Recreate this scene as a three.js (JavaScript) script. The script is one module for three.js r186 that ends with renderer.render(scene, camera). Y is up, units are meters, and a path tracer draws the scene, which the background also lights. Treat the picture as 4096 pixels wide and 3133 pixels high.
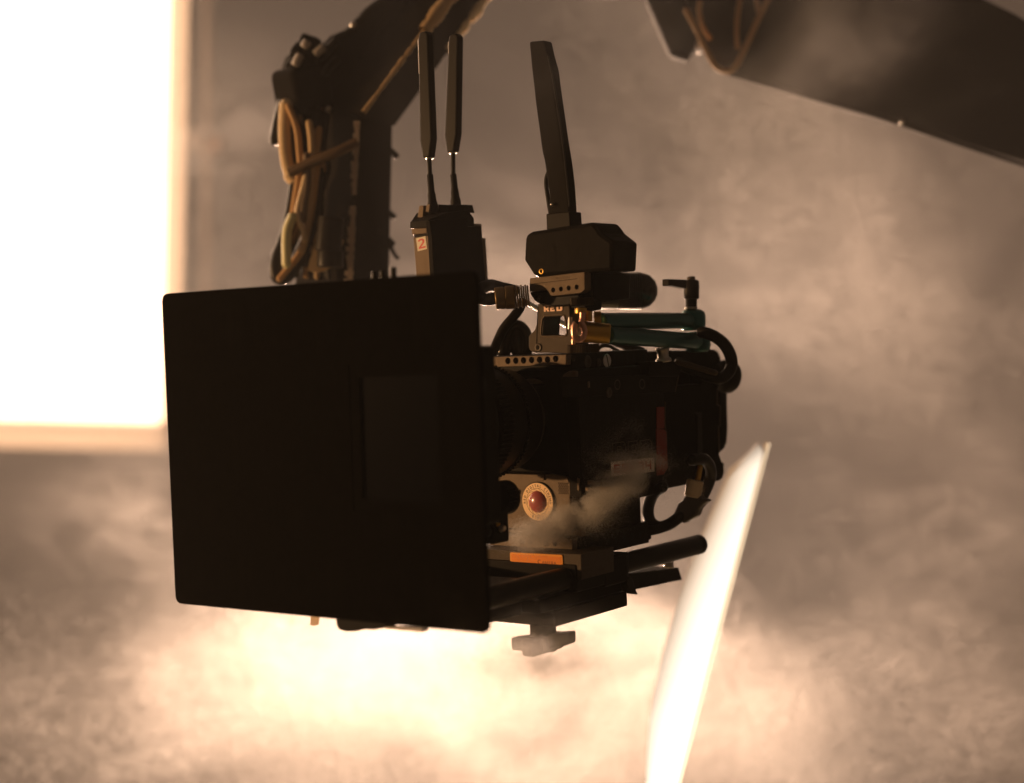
import * as THREE from 'three';
import { RoundedBoxGeometry } from 'three/addons/geometries/RoundedBoxGeometry.js';
import { ConvexGeometry } from 'three/addons/geometries/ConvexGeometry.js';
import { TextGeometry } from 'three/addons/geometries/TextGeometry.js';
import { FontLoader } from 'three/addons/loaders/FontLoader.js';
import { mergeGeometries } from 'three/addons/utils/BufferGeometryUtils.js';
import { ImprovedNoise } from 'three/addons/math/ImprovedNoise.js';
import { RectAreaLightUniformsLib } from 'three/addons/lights/RectAreaLightUniformsLib.js';
RectAreaLightUniformsLib.init();

// ---------------------------------------------------------------- view, lamps, exposure
const scene = new THREE.Scene();
scene.background = new THREE.Color(0, 0, 0);                        // night beyond the lamps
const camera = new THREE.PerspectiveCamera(28.02, 1024 / 783, 0.05, 80);
camera.position.set(0, 1.6, 0); camera.lookAt(0, 1.6, -1);
camera.focus = 1.255; camera.userData.fStop = 2.9;
const renderer = new THREE.WebGLRenderer({ antialias: true });
renderer.toneMapping = THREE.LinearToneMapping; renderer.toneMappingExposure = 1;
renderer.shadowMap.enabled = true;
const V3 = THREE.Vector3, col = (r, g, b) => new THREE.Color().setRGB(r, g, b);
scene.fog = new THREE.FogExp2(col(1, .97, .93), .028);               // even haze between the smoke clouds

const PANEL = { x: -3.695, y: 3.232, z: -6.0, w: 4.7, h: 3.4, glow: 4.6, roll: -.02 };
const panelLight = new THREE.RectAreaLight(col(1, .66, .43), PANEL.glow, PANEL.w, PANEL.h);
panelLight.position.set(PANEL.x - Math.sin(PANEL.roll) * 1.7, PANEL.y, PANEL.z + .03); panelLight.lookAt(panelLight.position.x, PANEL.y, 0); panelLight.rotateZ(-PANEL.roll); panelLight.name = 'panel_glow'; scene.add(panelLight);
function spot(name, p, t, c, i, angle, pen, rad) {
  const s = new THREE.SpotLight(c, i, 0, angle, pen); s.position.set(...p); s.target.position.set(...t); s.name = name;
  s.castShadow = true; s.shadow.radius = rad; scene.add(s, s.target); return s;
}
const BACK = { p: [-.2194, 1.156, -4.2], t: [.18, 1.52, -.4] };
spot('backlight_beam', BACK.p, BACK.t, col(1, .645, .445), 92, 1.15, .35, 3);
const KEY = { p: [-3.0, 1.56, -1.30], t: [.02, 1.62, -1.25] };
spot('side_beam', KEY.p, KEY.t, col(1, .56, .25), 24, .2, .4, 2.5);
const RIM = { p: [.55, .62, -1.35], t: [.215, 1.28, -1.75] };
spot('board_beam', RIM.p, RIM.t, col(1, .88, .76), 10, .36, .35, 2);

// ---------------------------------------------------------------- helpers
let seed = 11;
const rnd = () => { seed = (seed + 0x6d2b79f5) | 0; let t = Math.imul(seed ^ (seed >>> 15), 1 | seed); t = (t + Math.imul(t ^ (t >>> 7), 61 | t)) ^ t; return ((t ^ (t >>> 14)) >>> 0) / 4294967296; };
const noise = new ImprovedNoise();
const fbm = (x, y, z) => noise.noise(x, y, z) + .5 * noise.noise(x * 2.1, y * 2.1, z * 2.1) + .25 * noise.noise(x * 4.3, y * 4.3, z * 4.3);

function grain(n, f) { const d = new Uint8Array(n * n * 4); for (let i = 0; i < n * n; i++) { const v = f(i % n, i / n | 0); d.set([v, v, v, 255], i * 4); } const t = new THREE.DataTexture(d, n, n); t.wrapS = t.wrapT = THREE.RepeatWrapping; t.magFilter = THREE.LinearFilter; t.needsUpdate = true; return t; }
const sandTex = grain(256, () => 90 + 110 * rnd());
const wearTex = grain(256, (x, y) => { const k = Math.PI * 2 / 256, v = fbm(3 * Math.cos(x * k) + 7, 3 * Math.sin(x * k), 3 * Math.cos(y * k) + 2 * Math.sin(y * k)); return Math.max(0, Math.min(255, 175 + 60 * v + 25 * (rnd() - .5))); });
const rep = (t, s) => { const c = t.clone(); c.repeat.set(s, s); c.needsUpdate = true; return c; };
function mat(r, g, b, rough = .5, metal = 0, o = {}) {
  const m = new THREE.MeshPhysicalMaterial({ roughness: rough, metalness: metal, ...o }); m.color.setRGB(r, g, b); return m;
}
const sandy = (m, bump = .00018, s = 1 / 14) => { m.bumpMap = rep(sandTex, s); m.bumpScale = bump; m.roughnessMap = rep(wearTex, s / 3); return m; };
const M = {
  flock: mat(.0058, .0049, .0041, 1, 0, { specularIntensity: .03, map: rep(wearTex, 1 / 90) }),
  black: sandy(mat(.013, .011, .009, .62, 0, { specularIntensity: .12 })),
  satin: mat(.016, .014, .012, .38, 0, { specularIntensity: .28 }),
  plastic: sandy(mat(.010, .0085, .0075, .62, 0, { specularIntensity: .05 }), .00012),
  rubber: mat(.013, .011, .010, .55, 0, { specularIntensity: .3 }),
  gloss: mat(.01, .009, .008, .22),
  gun: sandy(mat(.20, .15, .105, .66, .25, { specularIntensity: .4 }), .0003),
  gunDark: sandy(mat(.085, .066, .048, .64, .2, { specularIntensity: .4 }), .0003),
  plug: mat(.34, .23, .11, .38, .6),
  hole: mat(.004, .004, .004, .9),
  steel: mat(.6, .56, .5, .3, 1), silver: mat(.75, .72, .68, .42, .9),
  brass: mat(.72, .44, .10, .34, .9), copper: mat(.9, .5, .36, .34, .9),
  teal: mat(.014, .15, .15, .28, .55, { clearcoat: .5, clearcoatRoughness: .2 }),
  logo: mat(.82, .56, .42, .5, .2), red: mat(.28, .028, .012, .5), redGlass: mat(.46, .12, .11, .3, 0, { clearcoat: .6, clearcoatRoughness: .12 }),
  orange: mat(.75, .30, .035, .42, .35), tape: mat(.82, .64, .40, .45), paleTape: mat(.62, .5, .4, .8), clearWrap: mat(.72, .6, .45, .35, 0, { transmission: .5, thickness: 0 }),
  tan: mat(.60, .42, .22, .6), rope: mat(.55, .33, .15, .7), crane: mat(.010, .0085, .007, .7, 0, { specularIntensity: .04 }),
  cloth: mat(.022, .018, .014, .9), trim: mat(.5, .46, .42, .5, .3), glass: mat(.004, .004, .005, .15, 0, { specularIntensity: .12 }),
};

// the rig hangs slightly turned: its own axes are x across the lens, y up, z where the lens looks; millimetres
const RIG = new THREE.Matrix4().set(.79740455, -.04173716, -.602, .0212978, .01376577, .99860378, -.051, 1.512719, .60328807, .03238064, .79686574, -1.25, 0, 0, 0, 1);
const names = new Map();
const numbered = (n) => { const k = names.get(n) || 0; names.set(n, k + 1); return k ? n + '_' + String(k).padStart(3, '0') : n; };
function tag(o, label, category, group) { o.userData = { label, category }; if (group) o.userData.group = group; return o; }
function thing(name, label, category, at = [0, 0, 0], group) {      // a thing of the rig, at its base
  const o = new THREE.Group(); o.name = numbered(name); RIG.decompose(o.position, o.quaternion, o.scale);
  o.position.copy(new V3(...at).multiplyScalar(.001).applyMatrix4(RIG)); o.userData.at = at; scene.add(o);
  const keep = at; tag(o, label, category, group); o.at = keep; return o;
}
function part(p, name, g, m, label) {                               // g in rig millimetres
  const q = g.clone(); const a = p.at || [0, 0, 0]; q.translate(-a[0], -a[1], -a[2]); q.scale(.001, .001, .001);
  const o = new THREE.Mesh(q, m); o.name = name; o.castShadow = o.receiveShadow = true; if (label) o.userData.label = label; o.at = a; p.add(o); return o;
}
function worldThing(name, label, category, at, group) { const o = new THREE.Group(); o.name = numbered(name); o.position.set(...at); o.at = at; scene.add(o); return tag(o, label, category, group); }
function wpart(p, name, g, m, label) { const q = g.clone(); const a = p.at; q.translate(-a[0], -a[1], -a[2]); const o = new THREE.Mesh(q, m); o.name = name; o.castShadow = o.receiveShadow = true; if (label) o.userData.label = label; o.at = a; p.add(o); return o; }
const box = (x0, x1, y0, y1, z0, z1, r = .8) => { const w = x1 - x0, h = y1 - y0, d = z1 - z0; return new RoundedBoxGeometry(w, h, d, 2, Math.min(r, w / 2.2, h / 2.2, d / 2.2)).translate((x0 + x1) / 2, (y0 + y1) / 2, (z0 + z1) / 2); };
function shapeOf(pts, r = 0, holes = []) {                          // polygon with rounded corners
  const s = new THREE.Shape(), n = pts.length, v = pts.map((p) => new THREE.Vector2(...p));
  if (!r) { v.forEach((p, i) => (i ? s.lineTo(p.x, p.y) : s.moveTo(p.x, p.y))); s.closePath(); } else v.forEach((p, i) => {
    const a = v[(i + n - 1) % n], b = v[(i + 1) % n], ra = Math.min(r, p.distanceTo(a) / 2.1, p.distanceTo(b) / 2.1), p0 = p.clone().add(a.clone().sub(p).setLength(ra)), p1 = p.clone().add(b.clone().sub(p).setLength(ra));
    i ? s.lineTo(p0.x, p0.y) : s.moveTo(p0.x, p0.y); s.quadraticCurveTo(p.x, p.y, p1.x, p1.y); if (i === n - 1) s.closePath();
  });
  for (const h of holes) { const q = new THREE.Path(); if (h.length === 3 && !Array.isArray(h[0])) q.absarc(h[0], h[1], h[2], 0, 6.2832, true); else q.setFromPoints(shapeOf(h.pts || h, h.r || 0).getPoints(5)); s.holes.push(q); }
  return s;
}
function extrude(shape, d, bev, seg = 8) { const b = Math.min(bev, d / 2.2); return new THREE.ExtrudeGeometry(shape, { depth: d - 2 * b, bevelEnabled: b > 0, bevelThickness: b, bevelSize: b, bevelOffset: -b, bevelSegments: 2, curveSegments: seg }).translate(0, 0, b); }
const front = (pts, z0, z1, { r = 0, b = .5, holes = [], seg = 8 } = {}) => extrude(shapeOf(pts, r, holes), z1 - z0, b, seg).translate(0, 0, z0);
const side = (pts, x0, x1, { r = 0, b = .5, holes = [], seg = 8 } = {}) => extrude(shapeOf(pts.map(([z, y]) => [-z, y]), r, holes.map((h) => (h.length === 3 && !Array.isArray(h[0]) ? [-h[0], h[1], h[2]] : h.map(([z, y]) => [-z, y])))), x1 - x0, b, seg).rotateY(Math.PI / 2).translate(x0, 0, 0);
function along(g, p0, p1) { const a = new V3(...p0), d = new V3(...p1).sub(a), q = new THREE.Quaternion().setFromUnitVectors(new V3(0, 1, 0), d.clone().normalize()); return g.applyQuaternion(q).translate(a.x, a.y, a.z); }
function lathe(p0, p1, prof, seg = 28) { return along(new THREE.LatheGeometry(prof.map(([r, h]) => new THREE.Vector2(r, h)), seg), p0, p1); }   // profile: radius, height from p0 towards p1
function cyl(p0, p1, r, c = .5, seg = 24) { const L = new V3(...p0).distanceTo(new V3(...p1)); c = Math.min(c, r / 2, L / 2.5); return lathe(p0, p1, [[0.0001, 0], [r - c, 0], [r, c], [r, L - c], [r - c, L], [0.0001, L]], seg); }
const tube = (pts, r, seg = 48, rs = 8) => new THREE.TubeGeometry(new THREE.CatmullRomCurve3(pts.map((p) => new V3(...p)), false, 'centripetal'), seg, r, rs);
function capped(pts, r, seg, rs = 8) { const a = pts[0], b = pts[pts.length - 1]; return mergeGeometries([tube(pts, r, seg, rs), new THREE.SphereGeometry(r, 8, 6).translate(...a), new THREE.SphereGeometry(r, 8, 6).translate(...b)]); }
const merge = (l) => mergeGeometries(l.map((g) => { const q = g.index ? g.toNonIndexed() : g; for (const k of Object.keys(q.attributes)) if (!['position', 'normal', 'uv'].includes(k)) q.deleteAttribute(k); return q; }));
const font = await new FontLoader().loadAsync('fonts/droid/droid_sans_bold.typeface.json');
const text = (s, size, d) => { const g = new TextGeometry(s, { font, size, depth: d, curveSegments: 4, bevelEnabled: false }); g.computeBoundingBox(); return g; };
const screwHead = (p, n, r, h) => lathe(p, [p[0] + n[0], p[1] + n[1], p[2] + n[2]], [[.001, h * .3], [r * .45, h * .3], [r * .5, h], [r * .9, h], [r, h * .6], [r, 0], [.001, 0]], 20);
function canvasTex(w, h, draw) { const c = document.createElement('canvas'); c.width = w; c.height = h; draw(c.getContext('2d'), w, h); const t = new THREE.CanvasTexture(c); t.colorSpace = THREE.SRGBColorSpace; return t; }
const plate = (w, h) => new THREE.PlaneGeometry(w, h);
// block letters of the maker's mark, in a 10 by 10 field
const LET = {
  R: { o: [[0, 0], [3.4, 0], [3.4, 3], [4.4, 3], [6.2, 0], [10, 0], [8, 4], [9.6, 5.2], [9.6, 8.6], [8.2, 10], [0, 10]], h: [[[3.4, 5.4], [6.2, 5.4], [6.2, 7.4], [3.4, 7.4]]] },
  E: { o: [[0, 0], [8.6, 0], [8.6, 2.6], [3.4, 2.6], [3.4, 3.9], [7.4, 3.9], [7.4, 6.1], [3.4, 6.1], [3.4, 7.4], [8.6, 7.4], [8.6, 10], [0, 10]], h: [] },
  D: { o: [[0, 0], [8, 0], [9.8, 1.8], [9.8, 8.2], [8, 10], [0, 10]], h: [[[3.4, 2.6], [6, 2.6], [6, 7.4], [3.4, 7.4]]] },
};
// ================================================================ SETTING
const ground = new THREE.Mesh(new THREE.PlaneGeometry(40, 40, 60, 60).rotateX(-Math.PI / 2), null);
{ const p = ground.geometry.attributes.position; for (let i = 0; i < p.count; i++) p.setY(i, .12 * fbm(p.getX(i) * .35, 3, p.getZ(i) * .35)); ground.geometry.computeVertexNormals();
  const t = canvasTex(512, 512, (c) => { const id = c.createImageData(512, 512); for (let i = 0; i < 512 * 512; i++) { const x = i % 512, y = i / 512 | 0, v = fbm(x * .05, y * .05, 4) + (rnd() - .5) * .9; id.data.set([92 + 30 * v, 84 + 26 * v, 48 + 18 * v, 255], i * 4); } c.putImageData(id, 0, 0); }); t.wrapS = t.wrapT = THREE.RepeatWrapping; t.repeat.set(8, 8);
  ground.material = mat(1, 1, 1, .95, 0, { map: t }); ground.position.set(0, -.05, -10); ground.name = 'ground'; ground.userData = { kind: 'structure' }; ground.receiveShadow = true; scene.add(ground); }
// ================================================================ THE CAMERA RIG
// ---- matte box with its big black front flag
{
  const t = thing('matte_box', 'large square black matte box front flag with rounded corners, hiding the lens', 'matte box', [-41, -62, 206]);
  const op = [[-4.1,116.8],[84.5,117.6],[82.9,12.6],[-5.7,15.0]];
  part(t, 'front_flag', front([[-193.5, 175.2], [111.8, 174.6], [109.2, -61.2], [-195, -61.8]], 206, 210, { r: 7, b: .8, holes: [{ pts: op, r: 3, length: 9 }] }), M.flock);
  const cx = (op[0][0] + op[1][0]) / 2, cy = (op[0][1] + op[2][1]) / 2, w = 56, h = 66;
  const ins = (k) => op.map(([x, y], i) => [x + (i === 0 || i === 3 ? k : -k), y + (i < 2 ? -k : k)]);
  const fr = part(t, 'filter_frame', front(ins(.4), 203, 209.4, { r: 3, b: .3, holes: [ins(9)] }), M.flock);
  part(fr, 'filter_glass', front(ins(8), 204.5, 207.5, { b: .2 }), M.glass); void w; void h;
  const hb = part(t, 'filter_stage', front([[-100, 4], [84, 4], [84, 126], [-100, 126]], 158, 198, { r: 5, holes: [[-24, 66, 50]] }), M.black);
  part(hb, 'stage_bolt', cyl([84, 100, 178], [88, 100, 178], 5), M.satin);
  part(t, 'lens_donut', lathe([-24, 66, 128], [-24, 66, 158], [[46, 0], [54, 4], [56, 12], [54, 24], [58, 30]], 36), M.rubber);
  for (const [a, b] of [[[28.9,176.6],[29.2,182.1]],[[11.5,176.6],[11.8,180.1]],[[19.4,176.5],[19.6,180.1]]])
    part(t, 'bolt', cyl([a[0], a[1] - 4, 196], [b[0], b[1], 196], 2.1, .5, 14), M.satin);
  const kb = [[-34.0,-64.9],[-33.3,-67.1],[-31.3,-70.5],[-25.2,-71.5],[-16.5,-70.8],[-9.5,-69.3],[-6.0,-68.4],[1.7,-68.3],[7.7,-67.0],[14.1,-65.7],[14.4,-61.3]];
  part(t, 'underside_clamp', front(kb.map(([x, y], i) => (i === 0 || i === 10 ? [x, y + 6] : [x, y])), 176, 203, { r: 1.5, b: 1.2 }), M.gloss);
  const tl = [[14.6,-64.7],[14.5,-65.9],[32.8,-65.8],[48.2,-65.6],[48.4,-63.4]];
  part(t, 'lower_trim', front(tl, 198, 205, { b: .3 }), M.trim);
}
{ const s = [[-69.3,-66.6],[-70.0,-70.6],[-71.0,-71.7],[-68.3,-72.5],[-65.1,-72.2],[-62.3,-71.3],[-60.8,-69.2],[-59.8,-68.2],[-61.5,-66.0]];
  const t = thing('tape_scrap', 'small torn scrap of pale tape poking out under the black flag', 'tape', [s[0][0], s[0][1] + 4, 191]);
  part(t, 'tape', front(s.map(([x, y]) => [x, y + (y > s[1][1] ? 4 : 0)]), 190.5, 191.5, { b: .2 }), M.clearWrap); }

// ---- lens
{
  const A = [-24, 66], t = thing('cinema_lens', 'black cinema lens with toothed focus ring behind the flag', 'lens', [-24, 66, 4]);
  const seg = (z0, z1, r, m, n) => part(t, n, lathe([A[0], A[1], z0], [A[0], A[1], z1], [[.01, 0], [r - 1, 0], [r, 1], [r, z1 - z0 - 1], [r - 1, z1 - z0], [.01, z1 - z0]], 48), m);
  seg(2, 12, 36, M.gunDark, 'lens_mount'); seg(12, 34, 41, M.satin, 'rear_barrel'); seg(36, 58, 43.5, M.satin, 'iris_barrel'); seg(72, 104, 44, M.satin, 'focus_barrel'); seg(106, 128, 47, M.satin, 'front_barrel');
  for (const [z, r] of [[34, 45], [58, 47]]) {
    const pts = []; for (let i = 0; i < 240; i++) { const a = i / 240 * 6.2832, q = r + (i % 3 === 0 ? .9 : -.6); pts.push([A[0] + q * Math.cos(a), A[1] + q * Math.sin(a)]); }
    part(t, 'gear_ring', front(pts, z, z + (z > 40 ? 14 : 2.5), { b: .3 }), M.black);
  }
  const mk = []; for (let i = 0; i < 16; i++) { const a = -.9 + i * .12; mk.push(box(-1, 1, -.3, .3, -1.6, 1.6, .1).rotateZ(a + Math.PI / 2).translate(A[0] + 44 * Math.cos(a), A[1] + 44 * Math.sin(a), 88)); }
  part(t, 'distance_marks', merge(mk), M.tape);
}
// ---- lens motor with gear and its lever, below the lens
{
  const c = [[26.7,12.7,85.9],[33.0,-5.2,81.9],[26.3,-7.1,87.0],[30.3,-10.2,84.2]];
  const t = thing('lens_motor', 'dark lens motor with small toothed gear between flag and camera front', 'motor', c[0]);
  const [x, y, z] = c[0];
  part(t, 'motor_case', cyl([x - 8, y - 2, z - 22], [x - 8, y - 2, z + 26], 13, 2), M.black);
  const gp = []; for (let i = 0; i < 60; i++) { const a = i / 60 * 6.2832, q = i % 2 ? 10.2 : 11.8; gp.push([x + 2 + q * Math.cos(a), y + q * Math.sin(a)]); }
  part(t, 'gear', front(gp, z - 6, z + 4, { b: .3 }), M.plastic);
  part(t, 'bracket', box(x - 18, x + 1, y - 34, y - 8, z - 10, z + 10, 2), M.black);
  part(t, 'clamp_screw', cyl([x - 4, y - 24, z + 10], [x - 4, y - 24, z + 18], 4.5, .8), M.satin);
  part(t, 'brass_pin', cyl([c[2][0], c[2][1], c[2][2]], [c[2][0] + 1, c[2][1], c[2][2] + 5], 1.6, .4), M.brass);
  part(t, 'steel_pin', cyl([c[3][0] - 2, c[3][1], c[3][2]], [c[3][0], c[3][1], c[3][2] + 6], 2.4, .6), M.steel);
}

// ---- the camera itself
{
  const t = thing('cinema_camera', 'boxy black digital cinema camera with red glass emblem, maker lettering and name sticker', 'camera', [-18, -45, -60]);
  part(t, 'body_shell', box(-72, 32.2, -30, 22, -100, -.5, 1.5), M.black);
  part(t, 'upper_shell', box(-76, 40.3, 22, 104, -120, -1, 2), M.black);
  // lit front plate, emblem and grilles
  const fp = part(t, 'front_plate', front([[-29.9,21.5],[6.4,21.3],[14.5,22.3],[28.7,20.5],[31.2,18.8],[32.7,14.4]].concat([[32, -21.5], [-36, -22.5], [-38, 18]]), -1, 3, { r: 1, b: .5 }), M.gun);
  const ec = [[2.2,0.0]][0];
  const em = part(t, 'emblem', lathe([ec[0], ec[1], 2.8], [ec[0], ec[1], 9], [[.01, 0], [15.9, 0], [15.9, 1.2], [15.2, 1.9], [.01, 1.9]], 48), M.gunDark);
  const et = canvasTex(512, 512, (c) => {
    c.fillStyle = '#e6cdaa'; c.fillRect(0, 0, 512, 512); c.fillStyle = '#1c120a'; c.strokeStyle = '#241810'; c.textAlign = 'center'; c.textBaseline = 'middle'; c.font = 'bold 50px sans-serif';
    const ring = (s, mid, step, R, flip) => [...s].forEach((ch, i) => { const a = mid + (i - (s.length - 1) / 2) * step * (flip ? -1 : 1); c.save(); c.translate(256 + R * Math.sin(a), 256 - R * Math.cos(a)); c.rotate(flip ? a + Math.PI : a); c.scale(1, 1); c.fillText(ch, 0, 0); c.restore(); });
    ring('RED DIGITAL CINEMA', -.02, .192, 216, false); ring('DSMC2', Math.PI, .2, 216, true);
    c.lineWidth = 5; c.beginPath(); c.arc(256, 256, 184, 0, 6.3); c.stroke();
    c.lineWidth = 4.5; for (let i = 0; i < 13; i++) { const a = i / 13 * 6.2832; c.beginPath(); c.moveTo(256 + 182 * Math.cos(a), 256 + 182 * Math.sin(a)); c.quadraticCurveTo(256 + 160 * Math.cos(a + .42), 256 + 160 * Math.sin(a + .42), 256 + 128 * Math.cos(a + .7), 256 + 128 * Math.sin(a + .7)); c.stroke(); }
  });
  part(em, 'engraved_ring', new THREE.CircleGeometry(15, 48).translate(ec[0], ec[1], 4.75), mat(.8, .72, .62, .42, .35, { map: et }));
  part(em, 'red_glass', new THREE.SphereGeometry(9.8, 28, 14, 0, 6.2832, 0, 1.1).rotateX(Math.PI / 2).scale(1, 1, .7).translate(ec[0], ec[1], 1.6), M.redGlass, 'domed red glass');
  const gr = [[21.9,15.8],[34.9,16.4],[34.4,6.6],[21.4,6.1]]; { const hs = [], [gx0, gy1] = gr[0], gy0 = gr[3][1], gx1 = gx0 + 11.6; for (let j = 0; j < 7; j++) for (let i = 0; i < 6; i++) { const x = gx0 + 1.3 + i * 1.75 + (j % 2) * .85, y = gy0 + 1.1 + j * 1.32; if (x < gx1 - .8 && y < gy1 - .6) hs.push([x, y, .55]); }
    part(fp, 'speaker_grille', front([[gx0, gy0], [gx1, gy0], [gx1, gy1], [gx0, gy1]], 2.9, 4, { r: .5, b: .15, holes: hs, seg: 4 }), M.gun); part(fp, 'grille_recess', box(gx0 + .4, gx1 - .4, gy0 + .4, gy1 - .4, 2.6, 3.2, .1), M.hole); }
  { const g = [[-20.8,9.1],[-16.3,9.2],[-16.5,5.6],[-21.0,5.5],[2.8,21.2],[9.3,21.6],[9.0,17.3],[2.6,17.0]];
    part(fp, 'side_grille', front(g.slice(0, 4), 2.9, 4, { r: .5, b: .15, holes: [[g[0][0] + 1.2, g[0][1] - 1.6, .6], [g[0][0] + 2.7, g[0][1] - 1.6, .6]] }), M.gun);
    const q = g.slice(4); part(fp, 'microphone_slot', front(q, 2.9, 4.4, { r: .6, b: .2, holes: [[q[1][0] - .9, q[1][1] - 2.4, .5], [q[1][0] - 2.2, q[1][1] - 2.4, .5], [q[1][0] - 3.5, q[1][1] - 2.4, .5]] }), M.gun); }
  const nk = [[-4.7,-18.8]][0]; part(fp, 'locating_notch', front([[nk[0] - 2.1, nk[1] - 3], [nk[0] + 2.1, nk[1] - 3], [nk[0] + 2.1, nk[1] + 1], [nk[0], nk[1] + 3], [nk[0] - 2.1, nk[1] + 1]], 2.6, 3.3, { r: 1.2, b: 0 }), M.hole);
  part(t, 'front_lip', front([[-26.1,-22.8],[-1.3,-22.2],[1.4,-20.8],[4.6,-22.2],[38.9,-22.1],[43.2,-20.6],[46.4,-17.8],[46.6,-25.3],[40.2,-25.0],[27.9,-24.3],[-26.2,-24.6]], 3, 9, { b: .4 }), M.gun);
  part(t, 'latch_cover', front([[28.9,-24.3],[40.9,-24.7],[40.8,-27.3],[32.7,-27.3],[28.8,-26.0]], 5, 10.5, { r: .8 }), M.black);
  // lower plate with the row of threaded holes
  { const hs = [[-12.8,-32.2],[-4.1,-32.1],[11.4,-32.2],[20.0,-32.1]];
    const lp = part(t, 'cheese_plate', front([[-45, -27.2], [36.6, -27.2], [36.4, -36.2], [-45, -36.2]], 1, 8, { b: .4, holes: hs.map(([x, y]) => [x, y, 2.75]), seg: 10 }), M.gun);
    part(lp, 'hole_backing', box(-44, 36, -36, -27.4, 0, 3, .2), M.hole);
    part(t, 'lower_plate', box(-45, 36.4, -45, -27.4, -104, .8, .8), M.black);
    for (let i = 0; i < 7; i++) part(lp, 'side_hole', cyl([36.2, -36, -18 - i * 12], [36.7, -36, -18 - i * 12], 3, .1, 14), M.hole);
    part(t, 'thumb_screw', cyl([34, -40, -107], [34, -40, -103.5], 3.2, .5), M.satin); }
  { part(t, 'plaque_block', front([[-52, -36.8], [56.4, -36.6], [56, -56], [-52, -56]], -20, 25, { b: .6 }), M.gunDark);
    const q = [[-11.5,-38.1],[39.4,-37.7],[39.5,-43.8],[-11.9,-45.9]], w = q[1][0] - q[0][0], h = 11;
    const pt = canvasTex(512, 140, (c, W, H) => { c.fillStyle = '#f6c46a'; c.fillRect(0, 0, W, H); for (let i = 0; i < 900; i++) { c.fillStyle = `rgba(${150 + 90 * rnd() | 0},90,20,.10)`; c.fillRect(rnd() * W, rnd() * H, 4 + 60 * rnd(), 1.5); } c.fillStyle = '#3a1d05'; c.font = '62px sans-serif'; c.fillText('C', 270, 92); c.font = '46px sans-serif'; c.fillText('AMERA', 316, 92); });
    const pl = part(t, 'name_plaque', front([[q[0][0], q[0][1] - h], [q[1][0], q[1][1] - h], q[1], q[0]], 24.8, 25.7, { r: 1.6, b: .2 }), M.orange, 'orange engraved name plaque');
    part(pl, 'lettering', plate(w - 3, h - 1.2).translate(q[0][0] + w / 2, q[0][1] - h / 2 - .6, 25.85), mat(.8, .42, .09, .4, .3, { map: pt })); }
  // top plate with seven threaded holes, screws along its side
  { const hs = [[-21.2,112.5],[-13.3,112.5],[-5.6,112.5],[2.4,112.6],[10.2,112.6],[17.9,112.5],[25.8,113.1]];
    const tp = part(t, 'top_plate', front([[-60, 116.1], [35.9, 115.9], [35.5, 107.9], [-60, 107.9]], -2, 5, { b: .4, holes: hs.map(([x, y]) => [x, y, 3.05]), seg: 10 }), M.gun);
    part(tp, 'hole_backing', box(-59, 35, 108.2, 115.6, -3, .5, .2), M.hole);
    const sd = [[-24.3,109.4],[-40.1,108.2],[-52.0,109.1],[-63.5,110.1],[-74.0,109.9],[-82.9,109.9],[-92.0,109.7],[-100.0,109.6],[-108.1,109.5],[-114.3,114.6],[-113.8,104.3]];
    part(t, 'top_rail', box(-60, 35.6, 101, 116.5, sd[9][0], -2.2, .8), M.black);
    for (const k of [0, 1]) part(t, 'socket_screw', screwHead([35.6, sd[k][1], sd[k][0]], [1, 0, 0], k ? 3.4 : 5, .7), M.gunDark);
    const sc = part(t, 'coin_screw', cyl([35.4, sd[2][1], sd[2][0]], [36.5, sd[2][1], sd[2][0]], 5.6, .5), M.silver, 'bright slotted coin screw'); part(sc, 'slot', box(36.2, 36.6, -5.2, 5.2, -.55, .55, .05).rotateX(.28).translate(0, sd[2][1], sd[2][0]), M.hole);
    for (let k = 3; k < 9; k++) part(t, 'rail_slot', box(35.3, 35.8, sd[k][1] - 4, sd[k][1] + 4, sd[k][0] - 2, sd[k][0] + 2, .1), M.hole);
    const w = text('W', 4, .3).rotateY(Math.PI / 2); const wp = [[-2.2,110.2]][0]; part(t, 'engraved_letter', w.translate(35.7, wp[1], wp[0]), M.gunDark); }
  part(t, 'sensor_housing', front([[42.4,90.6],[42.6,103.0],[36.8,103.1],[31.0,100.6],[28.6,95.4],[30.6,93.1],[39.1,93.2],[39.1,90.6]], -1, 3, { r: 1, b: .5 }), M.gun);
  part(t, 'mount_shroud', front([[-6.8,97.2],[0.5,97.9],[7.7,95.7],[10.5,93.3],[-2.6,93.6]], -1, 3, { r: 2 }), M.gun);
  // upper side bracket
  { const br = [[25.4,99.4],[-32.2,96.9],[-146.3,95.0],[-139.8,79.3],[-32.4,81.7],[26.5,83.8]]; const b = part(t, 'side_bracket', side(br, 40.5, 46, { b: .5 }), M.black);
    const sc = [[-37.5,84.1],[-50.4,89.7],[-87.3,88.5]]; part(b, 'torx_screw', screwHead([45.9, sc[0][1], sc[0][0]], [1, 0, 0], 4.2, .9), M.gunDark);
    for (const k of [1, 2]) part(b, 'countersunk_hole', lathe([45.6, sc[k][1], sc[k][0]], [47, sc[k][1], sc[k][0]], [[4.4, .1], [4.2, .5], [3.4, .4], [3, 0]], 20), M.gunDark);
    const ed = [[-145.7,93.5],[-139.0,79.5]]; part(b, 'bracket_edge', tube([[46.1, ed[0][1], ed[0][0]], [46.1, ed[1][1], ed[1][0]]], .35, 4, 6), M.gun);
    const st = [[-8.8,94.2],[-8.4,89.3]]; part(b, 'strap_lug', box(44, 47.2, st[1][1], st[0][1], st[0][0] - 1, st[0][0] + 1, .4), M.gun); }
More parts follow.
